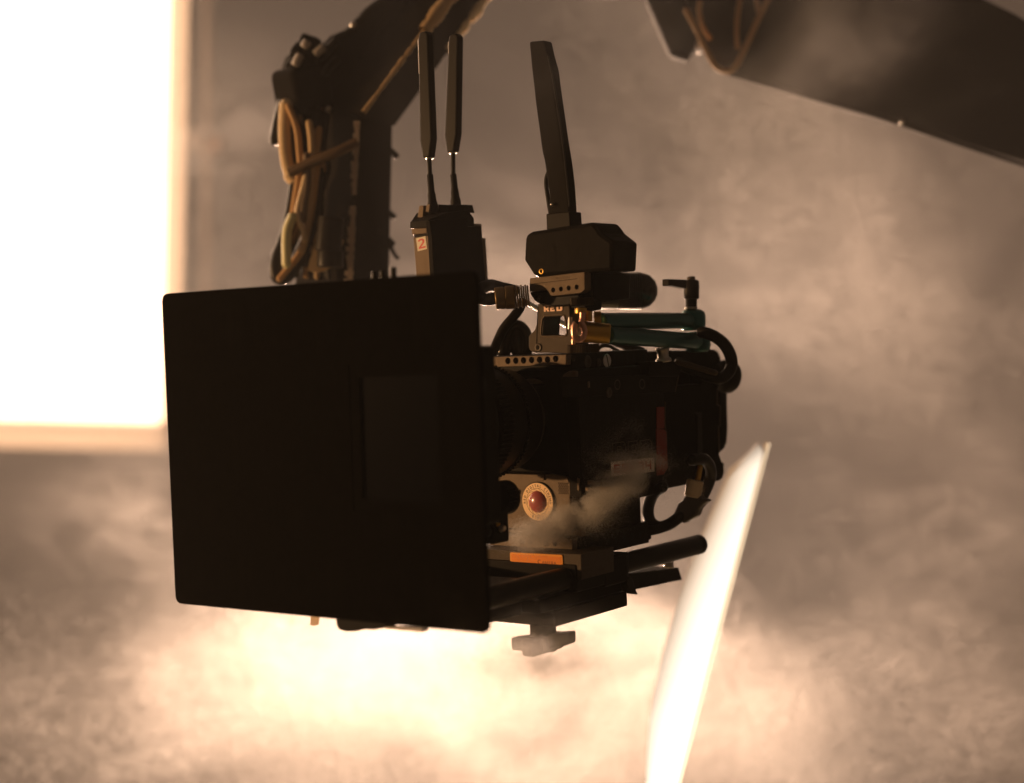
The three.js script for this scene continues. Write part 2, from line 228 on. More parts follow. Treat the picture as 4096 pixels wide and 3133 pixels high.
  // side module with the outlined lettering, sticker and red stripes
  part(t, 'side_module', side([[4, 3.2], [4, 90], [-122, 88], [-122, -3.9], [-82, -4.5]], 33, 45, { r: 2, b: .8 }), M.black);
  { const a = [[-40.3,43.4],[-99.9,41.4],[-39.4,30.6],[-98.9,28.1],[-62.9,29.7],[-59.2,41.9],[-62.6,42.8],[-79.3,41.9],[-80.7,42.5]];
    const put = (L, z0, z1, y0, y1) => { const f = ([u, v]) => [45.25, y0 + v / 10 * (y1 - y0), z0 + u / 10 * (z1 - z0)]; const loop = (p) => { const q = p.map(f), g = []; q.forEach((s, i) => { const e = q[(i + 1) % q.length]; g.push(tube([s, e], .2, 2, 4)); }); return g; }; return merge([...loop(LET[L].o), ...LET[L].h.flatMap(loop)]); };
    const lg = part(t, 'outlined_lettering', put('R', -41, -60.5, 30.4, 43.2), M.gun, 'outlined block letters'); part(lg, 'letter', put('E', -64, -79.5, 30, 42.6), M.gun); part(lg, 'letter', put('D', -81.5, -100, 29.6, 42), M.gun); void a; }
  { const q = [[-37.5,28.6],[-102.7,26.7],[-103.0,15.0],[-37.9,17.0]], tx = canvasTex(512, 128, (c, W, H) => { c.fillStyle = '#efe6dc'; c.fillRect(0, 0, W, H); c.strokeStyle = '#b3352c'; c.lineWidth = 19; c.lineJoin = 'round'; c.lineCap = 'round';
      const P = { E: [[[78, 12], [12, 12], [12, 78], [78, 78]], [[12, 45], [64, 45]]], S: [[[78, 12], [12, 12], [12, 45], [78, 45], [78, 78], [12, 78]]], K: [[[12, 8], [12, 82]], [[76, 12], [30, 45], [76, 78]], [[12, 45], [30, 45]]], A: [[[12, 80], [12, 12], [76, 12], [76, 80]], [[12, 50], [76, 50]]], Y: [[[12, 10], [12, 48], [76, 48]], [[76, 10], [76, 82]]] };
      'ESKAY'.split('').forEach((ch, i) => P[ch].forEach((l) => { c.beginPath(); l.forEach(([x, y], k) => (k ? c.lineTo(32 + i * 92 + x * .86, 24 + y * .9) : c.moveTo(32 + i * 92 + x * .86, 24 + y * .9))); c.stroke(); })); });
    const z0 = q[0][0], z1 = q[1][0], y0 = (q[2][1] + q[3][1]) / 2, y1 = (q[0][1] + q[1][1]) / 2;
    part(t, 'name_sticker', plate(z0 - z1, y1 - y0).rotateZ(-.03).rotateY(Math.PI / 2).translate(45.22, (y0 + y1) / 2, (z0 + z1) / 2), mat(1, 1, 1, .5, 0, { map: tx }), 'white sticker with red lettering'); }
  { const s1 = [[-109.6,68.2],[-121.6,67.7],[-120.2,49.6],[-108.2,50.1]], s2 = [[-107.4,50.1],[-119.3,48.8],[-122.7,46.4],[-122.6,16.3],[-115.8,11.3],[-105.6,11.3]];
    part(t, 'red_stripe', side(s1, 44.6, 45.6, { b: .2 }), M.red); part(t, 'red_stripe', side(s2, 44.6, 45.9, { b: .2 }), M.red);
    const ee = [[-122.9,72.0],[-121.9,49.5],[-123.1,46.4],[-120.8,15.0]]; part(t, 'edge_trim', tube(ee.map(([z, y]) => [45.4, y, z]), .5, 12, 6), M.gun); }
  { const c1 = [[41.4,19.7],[43.5,19.0],[42.9,9.6],[41.1,10.2]], c2 = [[51.1,18.0],[56.1,17.0],[63.1,16.5],[63.0,15.0],[51.0,15.0]], c3 = [[58.4,13.3],[69.5,13.7],[69.4,10.4],[61.1,10.1],[64.9,11.0],[65.0,13.0],[58.3,12.8]], c4 = [[48.9,12.5],[51.6,12.3],[51.4,9.6],[48.8,9.8]];
    for (const c of [c1, c2, c3, c4]) part(t, 'port_fitting', front(c, 0, 5, { b: .3 }), M.gun); }
  // rear module and battery
  part(t, 'rear_module', box(-40, 42, -2, 84, -196, -122, 2), M.plastic);
  part(t, 'rear_latch', side([[-174.9,59.7],[-187.1,59.0],[-185.8,21.6],[-183.7,13.2],[-180.5,1.7],[-175.2,2.2],[-179.3,57.1]], 41.6, 43.2, { b: .3 }), M.satin);
  const bt = part(t, 'battery', side([[-191.3,92.4],[-222.6,89.5],[-216.7,64.3],[-221.4,62.9],[-219.2,45.1],[-216.8,44.4],[-216.6,20.6],[-220.8,13.4],[-225.5,11.4],[-224.8,2.3],[-221.3,-2.2],[-215.5,-3.9],[-184.2,-2.7]], -34, 42, { r: 1.5, b: 1.2 }), M.plastic);
  part(bt, 'battery_rib', side([[-215.7,78.7],[-217.2,78.6],[-216.2,64.4],[-220.8,62.9],[-219.5,45.1],[-217.1,44.4],[-216.9,21.4],[-214.9,20.7],[-215.1,44.4],[-218.4,45.1],[-219.7,62.6],[-214.5,64.0]], 42, 43, { b: .1 }), M.gunDark);
  part(bt, 'battery_back', side([[-262.7,84.1],[-275.2,72.8],[-274.3,61.2],[-273.9,38.8],[-270.7,25.0],[-265.4,20.5],[-256.9,17.9],[-259.6,64.5]], -20, 20, { r: 2, b: 1.5 }), M.plastic);
  part(t, 'rear_hood', side([[-158.8,114.4],[-178.6,113.8],[-221.2,113.5],[-238.5,113.0],[-244.4,110.8],[-248.7,104.9],[-247.5,88.0],[-206.9,80.5],[-156.5,83.0]], -30, 30, { r: 3, b: 2 }), M.plastic);
  part(t, 'rear_knob', lathe(...[[34.7,90.9,-224.5],[39.8,88.6,-237.0]], [[.01, 0], [9, 0], [9.5, 2], [10, 8], [14, 10], [15, 13], [15, 19], [13, 22], [.01, 22.5]], 30), M.rubber);
  // carrying handle on the top plate
  { const hp = [[0.1,118.3],[-4.4,119.5],[-5.9,122.5],[-5.4,132.0],[1.0,136.4],[2.6,140.6],[3.8,146.4],[4.7,157.0],[35.2,155.5],[35.6,141.6],[36.1,128.8],[37.2,118.0],[37.2,116.5]], op = [[11.4,147.1],[28.7,147.0],[30.3,145.9],[32.1,133.3],[31.7,131.5],[29.1,130.3],[9.9,130.7],[7.4,131.5],[9.2,145.0]];
    const h = part(t, 'top_handle', front(hp, -26, -3, { r: 2, b: .7, holes: [{ pts: op, r: 2.4, length: 9 }] }), M.gunDark, 'upright handle with cut-out window');
    const ex = part(h, 'window_bevel', tube(op.concat([op[0]]).map(([x, y]) => [x, y, -2.7]), .45, 60, 5), M.gun); void ex;
    const rl = [[11.0,153.9],[15.0,150.2],[17.0,153.7],[21.6,150.3],[23.2,153.4],[28.7,150.5]];
    const letter = (L, x0, x1, y0, y1) => front(LET[L].o.map(([u, v]) => [x0 + u / 10 * (x1 - x0), y0 + v / 10 * (y1 - y0)]), -2.9, -2.4, { b: .08, holes: LET[L].h.map((q) => q.map(([u, v]) => [x0 + u / 10 * (x1 - x0), y0 + v / 10 * (y1 - y0)])) });
    const yb = rl[1][1], yt = yb + 5.2; part(h, 'logo_letter', letter('R', rl[0][0], rl[0][0] + 5.2, yb, yt), M.logo); part(h, 'logo_letter', letter('E', rl[2][0], rl[2][0] + 5.2, yb, yt), M.logo); part(h, 'logo_letter', letter('D', rl[4][0], rl[4][0] + 5.8, yb, yt), M.logo);
    const sp = [[3.8,122.2]][0]; part(h, 'cap_screw', screwHead([sp[0], sp[1], -3.2], [0, 0, 1], 3.3, 1), M.gunDark); part(h, 'screw_socket', cyl([sp[0], sp[1], -3], [sp[0], sp[1], -2.55], 1.3, .1, 6), M.hole);
    const gl = [[1.0,118.1],[2.9,140.5],[4.3,154.6]]; part(h, 'engraved_line', tube(gl.map(([x, y]) => [x + .6, y, -2.85]), .25, 10, 5), M.hole); }
}
// ---- rods, sliding plate, rail and lock knob under the camera
function rod(x, z0, z1, y, label) { const t = thing('support_rod', label, 'rod', [x, y, z0], 'support rods under the camera'); part(t, 'rod', lathe([x, y, z0], [x, y, z1], [[.01, 0], [6.6, 0], [8.6, 1.8], [8.6, z1 - z0 - 1.8], [6.6, z1 - z0], [.01, z1 - z0]], 30), M.satin); part(t, 'end_ring', lathe([x, y, z0 + 6], [x, y, z0 + 9], [[8.65, 0], [8.75, .2], [8.75, 2.6], [8.65, 3]], 30), M.black); }
rod(40, -181, 150, -56, 'thick black support rod sticking out behind the camera, nearer one');
rod(-62, -150, 150, -56, 'second black support rod on the far side of the camera, mostly hidden');
{
  const t = thing('base_plate', 'black sliding base plate and dovetail rail under the cinema camera', 'plate', [0, -88, 0]);
  part(t, 'dovetail_block', box(-60, 50, -88.2, -76.2, -47, 54, 1.4), M.black);
  part(t, 'bridge_block', box(-70, 52, -66, -44.5, -48, 26, 1.5), M.black);
  part(t, 'rod_clamp', box(30, 52.5, -68, -46, -46, -12, 2), M.black);
  part(t, 'lower_bridge', box(-66, 46, -76.4, -65.8, -46, 66, 1), M.plastic);
  const rl = [[-95.7,-70.8],[-176.5,-77.1],[-178.0,-80.9],[-181.8,-88.7],[-97.8,-85.4],[-91.4,-85.3],[-92.3,-73.8]];
  part(t, 'rear_rail', side(rl, -20, 20, { b: .5 }), M.black);
  const bo = [[32.1,-66.1,-140.8],[32.0,-71.4,-140.5]]; part(t, 'stop_bolt', cyl(bo[1], bo[0], 4.4, .6, 18), M.steel);
  const sh = [[-46.7,-64.0],[-51.8,-67.2],[-53.6,-73.3],[-58.0,-79.8],[-56.9,-80.4],[-47.2,-78.1],[-41.8,-69.9],[-42.4,-65.0]]; part(t, 'clamp_lever', side(sh, 46, 53, { r: 1.2, b: 1 }), M.satin);
  const c2 = [[48.6,-32.6,127.7],[53.9,-32.9,123.7],[74.8,-32.5,107.8],[105.2,-28.3,84.6],[105.6,-40.0,84.8],[92.2,-43.6,95.1],[72.3,-49.9,110.5],[61.7,-55.2,118.7],[48.3,-55.9,128.9]]; void c2;
  part(t, 'front_foot', box(-14, 30, -78, -50, 66, 110, 3), M.plastic);
  part(t, 'front_knob', cyl([10, -62, 110], [10, -62, 122], 9, 1.5), M.satin);
  part(t, 'brass_screw', cyl([34, -51, 66], [34, -51, 69], 1.8, .3), M.brass);
}
{
  const t = thing('lock_knob', 'pale hazy T-shaped lock knob hanging under the base plate', 'knob', [36, -88.2, 55]);
  const n = [[17.1,-88.2],[39.9,-88.0],[40.0,-94.3],[55.7,-93.0],[55.7,-103.1],[38.9,-106.9],[30.5,-110.7],[23.3,-110.0],[0.6,-111.4],[0.7,-100.6],[15.1,-97.8],[17.2,-95.3]]; void n;
  const Z = 40, x0 = n[0][0], x1 = n[1][0], xc = (x0 + x1) / 2;
  part(t, 'stem', lathe([xc, n[7][1], Z], [xc, -87, Z], [[.01, 0], [10, 0], [11, 2], [11, 8], [10.2, 12], [10, -87 - n[7][1]], [.01, -87 - n[7][1]]], 28), M.rubber);
  part(t, 'grip_wing', front([[n[9][0], n[9][1] - 1], [n[9][0] + .5, n[8][1]], [xc + 4, n[7][1] - .5], [n[4][0], n[4][1] + 1], [n[3][0], n[3][1]], [xc, n[10][1] + 1]], Z - 6, Z + 6, { r: 2, b: 2.2 }), M.rubber);
  part(t, 'grip_wing', box(xc - 6, xc + 6, n[6][1] - .6, n[10][1], Z - 20, Z + 22, 3), M.rubber);
}

// ---- adapter box, video transmitter and its paddle antenna
{
  const t = thing('video_transmitter', 'black faceted video transmitter on a holed adapter box above the handle', 'transmitter', [30, 162, -10]);
  const z = 6, F1 = [[4.6,176.7],[5.2,177.0],[45.8,178.6],[57.0,178.9],[56.6,165.6],[53.5,163.3],[51.5,162.8],[26.9,162.0],[24.1,162.5],[22.4,164.9],[20.4,167.0],[3.8,166.5]], hs = [[26.8,166.6],[34.2,167.0],[41.6,167.3],[49.1,167.7]];
  const ab = part(t, 'adapter_box', front(F1, z - 9, z, { b: .5, holes: hs.map(([x, y]) => [x, y, 2.5]) }), M.gun);
  part(ab, 'hole_backing', front([[21.6,169.8],[49.4,170.6],[49.1,164.2],[21.3,163.8]], z - 12, z - 4, { b: .2 }), M.hole);
  const ln = [[4.3,172.3],[50.1,174.1]]; part(ab, 'seam_line', tube(ln.map(([x, y]) => [x, y, z + .02]), .22, 4, 5), M.hole);
  const tp = [[25.6,174.7],[27.4,171.1]]; const tx = text('LEMO 4CAX', 2.3, .25); tx.rotateZ(-.02).translate(tp[0][0], tp[0][1], z - .1); part(ab, 'raised_lettering', tx, M.gun);
  part(t, 'adapter_side', side([[7.1,178.8],[-32.4,180.2],[-57.7,177.4],[-55.1,157.8],[-14.6,155.6],[8.4,159.6]].map(([z, y]) => [Math.min(z, -3.4), y]), 22, 58, { r: 1.2, b: 1 }), M.black);
  part(t, 'adapter_belly', front([[1.0,166.3],[18.3,167.0],[20.5,164.8],[21.8,162.4],[48.7,162.7],[50.4,157.2],[39.0,153.4],[24.2,153.4],[11.7,155.8],[6.0,158.9],[3.3,162.4]], -26, 3, { r: 2, b: 1.5 }), M.gloss);
  const bl = [[11.2,160.6]][0]; part(t, 'belly_screw', screwHead([bl[0], bl[1], 2.6], [0, 0, 1], 2.6, 1), M.gunDark);
  part(t, 'lower_mount', side([[-4.5,159.5],[-27.5,156.2],[-26.6,150.1],[-12.7,148.6],[-3.9,151.7]], 36, 50, { r: 1, b: .8 }), M.black);
  part(t, 'housing', front([[8.4,177.7],[5.3,179.1],[-3.7,191.7],[-3.3,194.8],[-1.6,208.8],[-0.0,212.0],[4.4,213.9],[21.3,214.6],[44.1,215.9],[61.9,216.7],[64.6,215.8],[67.3,213.1],[70.9,208.1],[75.6,204.6],[81.4,200.5],[81.3,196.9],[79.2,178.3]], -34, 2, { r: 1.8, b: 3 }), M.plastic);
  part(t, 'side_pod', front([[73.6,198.1],[74.8,197.5],[77.0,194.2],[76.0,185.1],[72.8,182.2],[70.1,182.8]], -30, -12, { r: 1.5, b: 1.5 }), M.plastic);
  const sc = [[13.3,182.0]][0]; part(t, 'housing_screw', screwHead([sc[0], sc[1], .8], [0, 0, 1], 2.4, 1.4), M.brass);
  const pd = [[14.7,213.7],[16.2,226.4],[18.6,241.0],[15.5,268.2],[13.4,276.5],[8.8,317.4],[8.1,327.0],[6.7,341.9],[5.3,363.9],[20.2,362.8],[22.5,351.8],[26.1,339.0],[27.1,328.5],[32.1,287.9],[35.8,262.2],[37.2,244.7],[37.6,227.4],[37.9,216.9]];
  const an = part(t, 'paddle_antenna', front(pd, -16, -5, { r: 2, b: 1.6 }), M.plastic, 'tall flat paddle antenna leaning left');
  const rb = [[23.2,350.6],[27.5,328.1],[34.1,279.4],[36.2,255.3],[37.9,231.2]]; part(an, 'edge_rib', tube(rb.map(([x, y]) => [x, y, -5]), .7, 30, 6), M.satin);
  const cb = [[16.9,261.3],[14.1,256.1],[13.5,250.8],[15.3,235.9],[16.8,226.3]]; part(an, 'coax_lead', tube(cb.map(([x, y]) => [x, y, -9]), 1.7, 30, 8), M.rubber);
  const rg = [[17.6,226.5],[39.0,226.9]]; part(an, 'collar', front([[16.8,227.0],[39.3,227.1],[39.7,215.1],[16.7,214.2]], -19, -2.5, { r: 1, b: .8 }), M.rubber); part(an, 'collar_pin', new THREE.SphereGeometry(1.3, 10, 8).translate(rg[0][0] + 5, rg[0][1] + 7.5, -3), M.steel);
  const kn = [[47.1,159.7],[46.8,153.8],[52.1,159.5],[51.8,153.5]]; for (const [i, j] of [[0, 1], [2, 3]]) { const n = 26, pts = []; for (let k = 0; k < n * 2; k++) { const a = k / n * Math.PI, q = k % 2 ? 4.3 : 4.9; pts.push([q * Math.cos(a), q * Math.sin(a)]); } part(t, 'knurled_screw', extrude(shapeOf(pts), kn[i][1] - kn[j][1], .3).rotateX(-Math.PI / 2).translate(kn[i][0] + (i ? 1 : 0), kn[j][1], 4 - i * 3), M.gunDark); }
}

// ---- lens-control lead with its metal plug entering the adapter box
{
  const c = [[-28.6,168.0,32.4],[-27.6,164.8,31.8],[-24.1,161.6,29.3],[-16.9,162.4,23.8],[-10.6,162.3,19.0]], t = thing('control_cable', 'thick dark cable with brassy metal plug entering the adapter box', 'cable', c[4]);
  part(t, 'cable', tube([[-42.7,169.6,-37.3],[-44.6,171.9,-23.4],[-39.7,173.7,-2.1],[-32.6,172.0,17.7],[-29.4,168.1,28.0],[-26.2,163.7,30.7],[-22.8,161.6,28.3],[-15.7,162.2,25.4]], 5, 80, 12), M.rubber);
  const p = [[-24.1,161.4,29.3],[-16.9,162.0,23.8],[-10.6,162.5,19.0],[-4.7,162.7,14.5],[4.7,163.3,7.4]];
  part(t, 'plug_barrel', cyl(p[1], p[2], 8.9, .8), M.plug); part(t, 'plug_ring', cyl(p[2], p[3], 9.3, .6), M.plug);
  const d = new V3(...p[4]).sub(new V3(...p[3])); for (let i = 0; i < 7; i++) { const q = new V3(...p[3]).addScaledVector(d, i / 7).toArray(), e = new V3(...p[3]).addScaledVector(d, (i + .8) / 7).toArray(); part(t, 'plug_rib', cyl(q, e, 8.4 + (i % 2) * .9, .5), M.plug); }
}

// ---- articulating arm with lever, brass joint and hook
{
  const X = 47, J = [[-171.4,139.5],[-175.0,120.8]], E = [[-28.1,140.8],[-30.5,129.2]];
  const t = thing('articulating_arm', 'folded teal metal articulating arm with clamp lever and brass joint', 'arm', [X, 112, -150]);
  const s = [[-119.1,117.5],[-120.6,105.7]];
  part(t, 'upper_tube', cyl([X, E[0][1], E[0][0]], [X, J[0][1], J[0][0] + 6], 6.8, 1), M.teal);
  part(t, 'lower_tube', cyl([X + 4, E[1][1] + .6, E[1][0]], [X + 4, J[1][1] + .4, J[1][0] + 6], 7.1, 1), M.teal);
  const pod = (y0, h, z, x, n) => part(t, n, lathe([x, y0, z], [x, y0 + h, z], [[.01, 0], [8, 0], [10.3, 2.2], [11, 6], [11, h - 6], [10.2, h - 2.5], [7, h], [.01, h]], 36), M.teal);
  const jt = [[-172.1,148.8],[-170.7,130.5],[-176.3,129.7],[-174.9,110.8]];
  pod(jt[1][1], jt[0][1] - jt[1][1], J[0][0], X, 'upper_joint'); pod(jt[3][1] + 1, jt[2][1] - jt[3][1] - 1, J[1][0], X + 2, 'lower_joint');
  const lv = [[-169.0,149.4],[-169.6,157.8],[-171.1,174.1],[-170.6,177.3],[-158.4,174.3],[-128.7,174.8],[-128.3,168.9],[-134.8,168.9],[-157.2,166.4]];
  part(t, 'lever_stem', cyl([X, lv[0][1] - 1, lv[0][0]], [X, lv[1][1] + .5, lv[1][0]], 5, .4), M.satin);
  part(t, 'lever_collar', lathe([X, lv[0][1] - .5, lv[0][0]], [X, lv[0][1] + 3, lv[0][0]], [[4.6, 0], [5.6, .6], [5.6, 1.8], [4.6, 2.4]], 24), M.steel);
  const lev = part(t, 'clamp_lever', lathe([X, lv[1][1], lv[1][0]], [X, lv[2][1], lv[2][0]], [[.01, 0], [6, 0], [6.8, .8], [6.8, 8], [7, 9], [7, 10], [6.6, lv[2][1] - lv[1][1] - .6], [6, lv[2][1] - lv[1][1]], [.01, lv[2][1] - lv[1][1]]], 30), M.satin);
  part(lev, 'lever_handle', side(lv.slice(4), X - 3.4, X + 3.4, { r: 1, b: .9 }), M.satin); part(lev, 'lever_cap', cyl([X, lv[2][1] - .2, lv[2][0]], [X, lv[3][1], lv[3][0]], 3.6, .6), M.gunDark);
  part(t, 'spigot', lathe([X, s[1][1], s[1][0]], [X, s[0][1] + 1, s[0][0]], [[.01, 0], [6.6, 0], [6.9, 1.2], [6, 2.6], [4.8, 3.6], [4.8, 8], [5.6, 9], [6, 10.5], [6, 12], [.01, 12]], 28), M.steel);
  part(t, 'spigot_base', side([[-93.9,106.6],[-144.7,105.4],[-144.8,98.5],[-142.1,94.8],[-140.1,92.3],[-94.1,94.3]], 36, 50, { r: 1, b: .8 }), M.black);
  const gj = [[42.8,133.5,-2.7],[60.8,130.8,-16.2]];
  part(t, 'brass_joint', lathe(gj[0], gj[1], [[.01, 0], [5.5, 0], [7.4, 1.2], [8, 3], [8.2, 18], [7.8, 24], [7.2, 25], [.01, 25]], 32), M.brass, 'yellow brass joint');
  part(t, 'joint_ball', new THREE.SphereGeometry(5, 20, 14).translate(...[[46.3,133.7,2.2]][0]), M.steel);
  part(t, 'hook', tube([[55.9,147.8,9.4],[55.7,143.2,9.7],[55.2,140.1,10.2],[56.4,136.9,9.5],[57.0,132.9,9.1],[55.7,128.4,10.3],[52.9,126.7,12.5],[50.9,128.9,13.9],[50.4,133.8,14.1],[51.1,138.9,13.4],[51.9,140.0,12.8]], 2.3, 80, 10), M.copper, 'bright copper hook');
  const nut = [[52.5,146.8,7.0],[52.6,151.6,6.7]]; part(t, 'hex_nut', cyl(nut[0], nut[1], 4.6, .5, 6), M.brass);
  const yk = [[42.3,148.3,4.6],[46.9,148.1,1.2],[46.8,140.6,1.5],[43.3,140.5,4.2],[41.8,144.9,5.2]]; part(t, 'hinge_yoke', new ConvexGeometry(yk.flatMap(([x, y, z]) => [new V3(x, y, z), new V3(x - 5, y, z - 9)])), M.gunDark);
  part(t, 'hinge_pin', cyl(...[[44.1,144.9,8.4],[43.5,135.1,9.3]], 1.8, .4), M.steel);
  const bs = [[45.7,150.9,-13.1],[45.8,141.0,-12.8],[51.2,146.5,-17.1],[51.1,140.7,-16.8]]; part(t, 'brass_post', cyl(bs[0], bs[1], 3.4, .5), M.brass); part(t, 'brass_collar', lathe(...[[42.7,141.8,-25.6],[47.2,141.6,-28.9]], [[6.9, 0], [7.2, .3], [7.2, 2], [6.9, 2.4], [7.2, 3], [7.2, 5], [6.9, 5.4]], 28), M.brass);
  const kc = [[41.3,116.6,-4.6],[41.4,123.4,-5.0]]; { const n = 60, pts = []; for (let k = 0; k < n * 2; k++) { const a = k / n * Math.PI, q = k % 2 ? 12.3 : 13; pts.push([q * Math.cos(a), q * Math.sin(a)]); } part(t, 'knurled_knob', extrude(shapeOf(pts), kc[1][1] - kc[0][1], .6).rotateX(-Math.PI / 2).translate(kc[0][0], kc[0][1], kc[0][2] - 6), M.gunDark); part(t, 'knob_pin', cyl(...[[49.0,123.6,13.1],[48.9,128.1,13.0]], 1.6, .3), M.copper); }
}
// ---- round-ended microphone behind the transmitter
{ const a = [[-26.5,169.0,-139.9],[3.8,167.2,-162.8]], d = new V3(...a[1]).sub(new V3(...a[0])).length();
  const t = thing('microphone', 'stubby dark round-ended microphone with ribbed rim behind the transmitter', 'microphone', a[0]);
  part(t, 'capsule', lathe(a[0], a[1], [[.01, 0], [16, 0], [16, d - 4], [15.4, d], [13.5, d + 5], [9, d + 9.5], [4, d + 11.6], [.01, d + 12]], 36), M.gloss);
  for (let i = 0; i < 11; i++) { const q = new V3(...a[0]).lerp(new V3(...a[1]), .42 + i * .05); part(t, 'rib', new THREE.TorusGeometry(16, .55, 6, 40).applyQuaternion(new THREE.Quaternion().setFromUnitVectors(new V3(0, 0, 1), new V3(...a[1]).sub(new V3(...a[0])).normalize())).translate(...q.toArray()), M.satin); } }

// ---- wireless receiver with the red 2 and its two antennas
{
  const t = thing('wireless_receiver', 'black wireless receiver with red number 2 label and two antennas', 'receiver', [-70, 176, 0]);
  const z = 12, hd = [[-111.3,230.0],[-94.1,229.7],[-94.1,219.6],[-110.0,219.5]], bd = [[-110.6,217.4],[-93.5,217.7],[-92.7,188.9],[-92.8,178.2],[-109.0,179.1],[-109.2,188.9]];
  part(t, 'head', front(hd, -62, z, { b: .5 }), M.gun, 'brushed metal head');
  part(t, 'case', front(bd, -66, z - 2, { b: .6 }), M.gun);
  part(t, 'gap_band', front([[-110.9,219.2],[-94.9,219.4],[-92.6,217.7],[-109.6,217.4]], -60, 9, { b: .2 }), M.black);
  const dk = bd[1][0]; part(t, 'side_cover', side([[32.9,227.2],[22.9,228.9],[1.1,230.1],[-16.8,231.5],[-16.3,224.2],[-26.1,224.5],[-26.9,225.0],[-34.5,225.2],[-37.4,175.1],[30.1,174.9],[30.8,215.4]], -77.5, -73, { b: .4 }), M.plastic); void dk;
  part(t, 'antenna_block', side([[28.1,228.8],[3.1,235.9],[-23.8,238.7],[-31.3,232.3],[-31.3,225.5],[28.5,223.1]], -98, -78, { r: .5, b: .6 }), M.black);
  part(t, 'top_slope', new ConvexGeometry([...[[-110.9,230.4],[-94.4,229.8]].map(([x, y]) => new V3(x, y, 11.5)), ...[[-117.4,238.7],[-90.1,237.1]].map(([x, y]) => new V3(x, y, -4)), ...[[-154.4,243.9],[-114.2,241.7],[-114.6,233.4],[-154.9,234.6]].map(([x, y]) => new V3(x, y, -58))]), M.black);
  const post = (pts, n) => part(t, n, front(pts, -6, 6, { b: .4 }), M.gun);
  post([[-105.9,243.5],[-101.2,243.3],[-102.6,233.5],[-108.5,234.0]], 'antenna_guard'); post([[-98.2,243.7],[-94.4,243.7],[-95.8,237.5],[-99.5,237.8]], 'antenna_guard');
  part(t, 'antenna_guard', front([[-101.6,245.0],[-81.0,243.5],[-79.2,236.8],[-103.2,238.8]], -34, -22, { b: .5 }), M.black); part(t, 'antenna_guard', front([[-99.8,244.7],[-98.3,244.6],[-95.7,237.8],[-100.8,238.2]], -26, -8, { b: .5 }), M.black);
  // number label
  const nl = [[-107.7,216.7],[-97.4,217.2],[-95.4,206.6],[-105.7,206.0]], nx = canvasTex(128, 192, (c, W, H) => { c.fillStyle = '#e9dcc4'; c.fillRect(0, 0, W, H); c.fillStyle = '#d4271f'; c.font = 'bold 196px sans-serif'; c.textAlign = 'center'; c.fillText('2', W / 2, 166); });
  const w = Math.hypot(nl[1][0] - nl[0][0], nl[1][1] - nl[0][1]), h = Math.hypot(nl[3][0] - nl[0][0], nl[3][1] - nl[0][1]);
  part(t, 'number_label', plate(w, h).rotateZ(.12).translate((nl[0][0] + nl[2][0]) / 2, (nl[0][1] + nl[2][1]) / 2, 10.3), mat(1, 1, 1, .5, 0, { map: nx }), 'cream label with red 2');
  const antenna = (u, zz, label) => {   // u: base, rod foot, rod top, neck, shoulder, top (image-independent millimetres)
    const [b0, b1, b2, b3, b4, b5] = u, x = (k) => k[0], y = (k) => k[1];
    const a = part(t, 'antenna', front([[x(b4) - 6.6, y(b4)], [x(b3) - 3.6, y(b3)], [x(b3) + 3.6, y(b3)], [x(b4) + 6.6, y(b4)], [x(b5) + 5.2, y(b5) - 3], [x(b5) + 3, y(b5)], [x(b5) - 3, y(b5)], [x(b5) - 5.2, y(b5) - 3]], zz - 4, zz + 4, { r: 1.2, b: 1.4 }), M.satin, label);
    part(a, 'whip', cyl([x(b2), y(b2), zz], [x(b3), y(b3) + 1, zz], 1.9, .2, 14), M.satin); part(a, 'strain_relief', lathe([x(b0), y(b0), zz], [x(b2), y(b2), zz], [[.01, -2], [4.6, -2], [4.4, 5], [3.6, 9], [3.5, 13], [2.9, 16], [2.7, y(b2) - y(b0)], [.01, y(b2) - y(b0)]], 18), M.rubber);
    part(a, 'neck_ring', new THREE.TorusGeometry(3, .6, 6, 20).rotateX(Math.PI / 2).translate(x(b3), y(b3), zz), M.steel);
    part(a, 'chrome_strip', tube([[x(b5) - 5.3, y(b5) - 6, zz + 3.4], [x(b5) - 5.9, y(b5) - 34, zz + 3.4]], .5, 6, 6), M.steel); };
  antenna([[-96.4,238.9],[-97.1,248.4],[-98.0,268.9],[-98.1,282.4],[-97.8,297.6]].concat([[-95.8,385.9]]), 0, 'front antenna, slightly tilted');
  antenna([[-94.1,242.8],[-95.3,249.5],[-95.7,270.5],[-94.9,288.5],[-93.8,303.6]].concat([[-86.5,386.3]]), -28, 'rear upright antenna');
}
// ---- loose cables round the camera
function cable(name, label, pts, r, m, seg = 60, extra) { const t = thing(name, label, 'cable', pts[0]); const c = part(t, 'cable_jacket', capped(pts, r, seg, 10), m); if (extra) extra(t, c); return t; }
cable('power_cable', 'thick black cable looping out behind the teal arm', [[62.7,128.9,-159.4],[66.7,128.1,-158.6],[73.2,125.0,-160.9],[78.7,118.3,-167.3],[80.1,107.9,-175.5],[79.8,100.3,-177.4],[78.4,93.4,-173.6],[75.3,89.4,-166.0],[67.8,91.0,-161.7],[50.1,97.8,-161.1],[38.4,102.6,-158.8]], 5.2, M.rubber, 90);
cable('ribbed_cable', 'thin ribbed brown cable lying below the teal arm', [[52.0,105.1,-134.0],[59.4,102.2,-139.5],[66.9,99.0,-145.0],[73.3,95.8,-149.8],[77.8,94.3,-153.1]], 2.2, mat(.10, .07, .035, .5), 30, (t) => { const p = [[53.0,104.5,-134.7],[76.8,94.7,-152.4]]; for (let i = 0; i < 22; i++) part(t, 'cable_rib', new THREE.SphereGeometry(2.5, 8, 6).translate(...new V3(...p[0]).lerp(new V3(...p[1]), i / 21).toArray()), M.gunDark); });
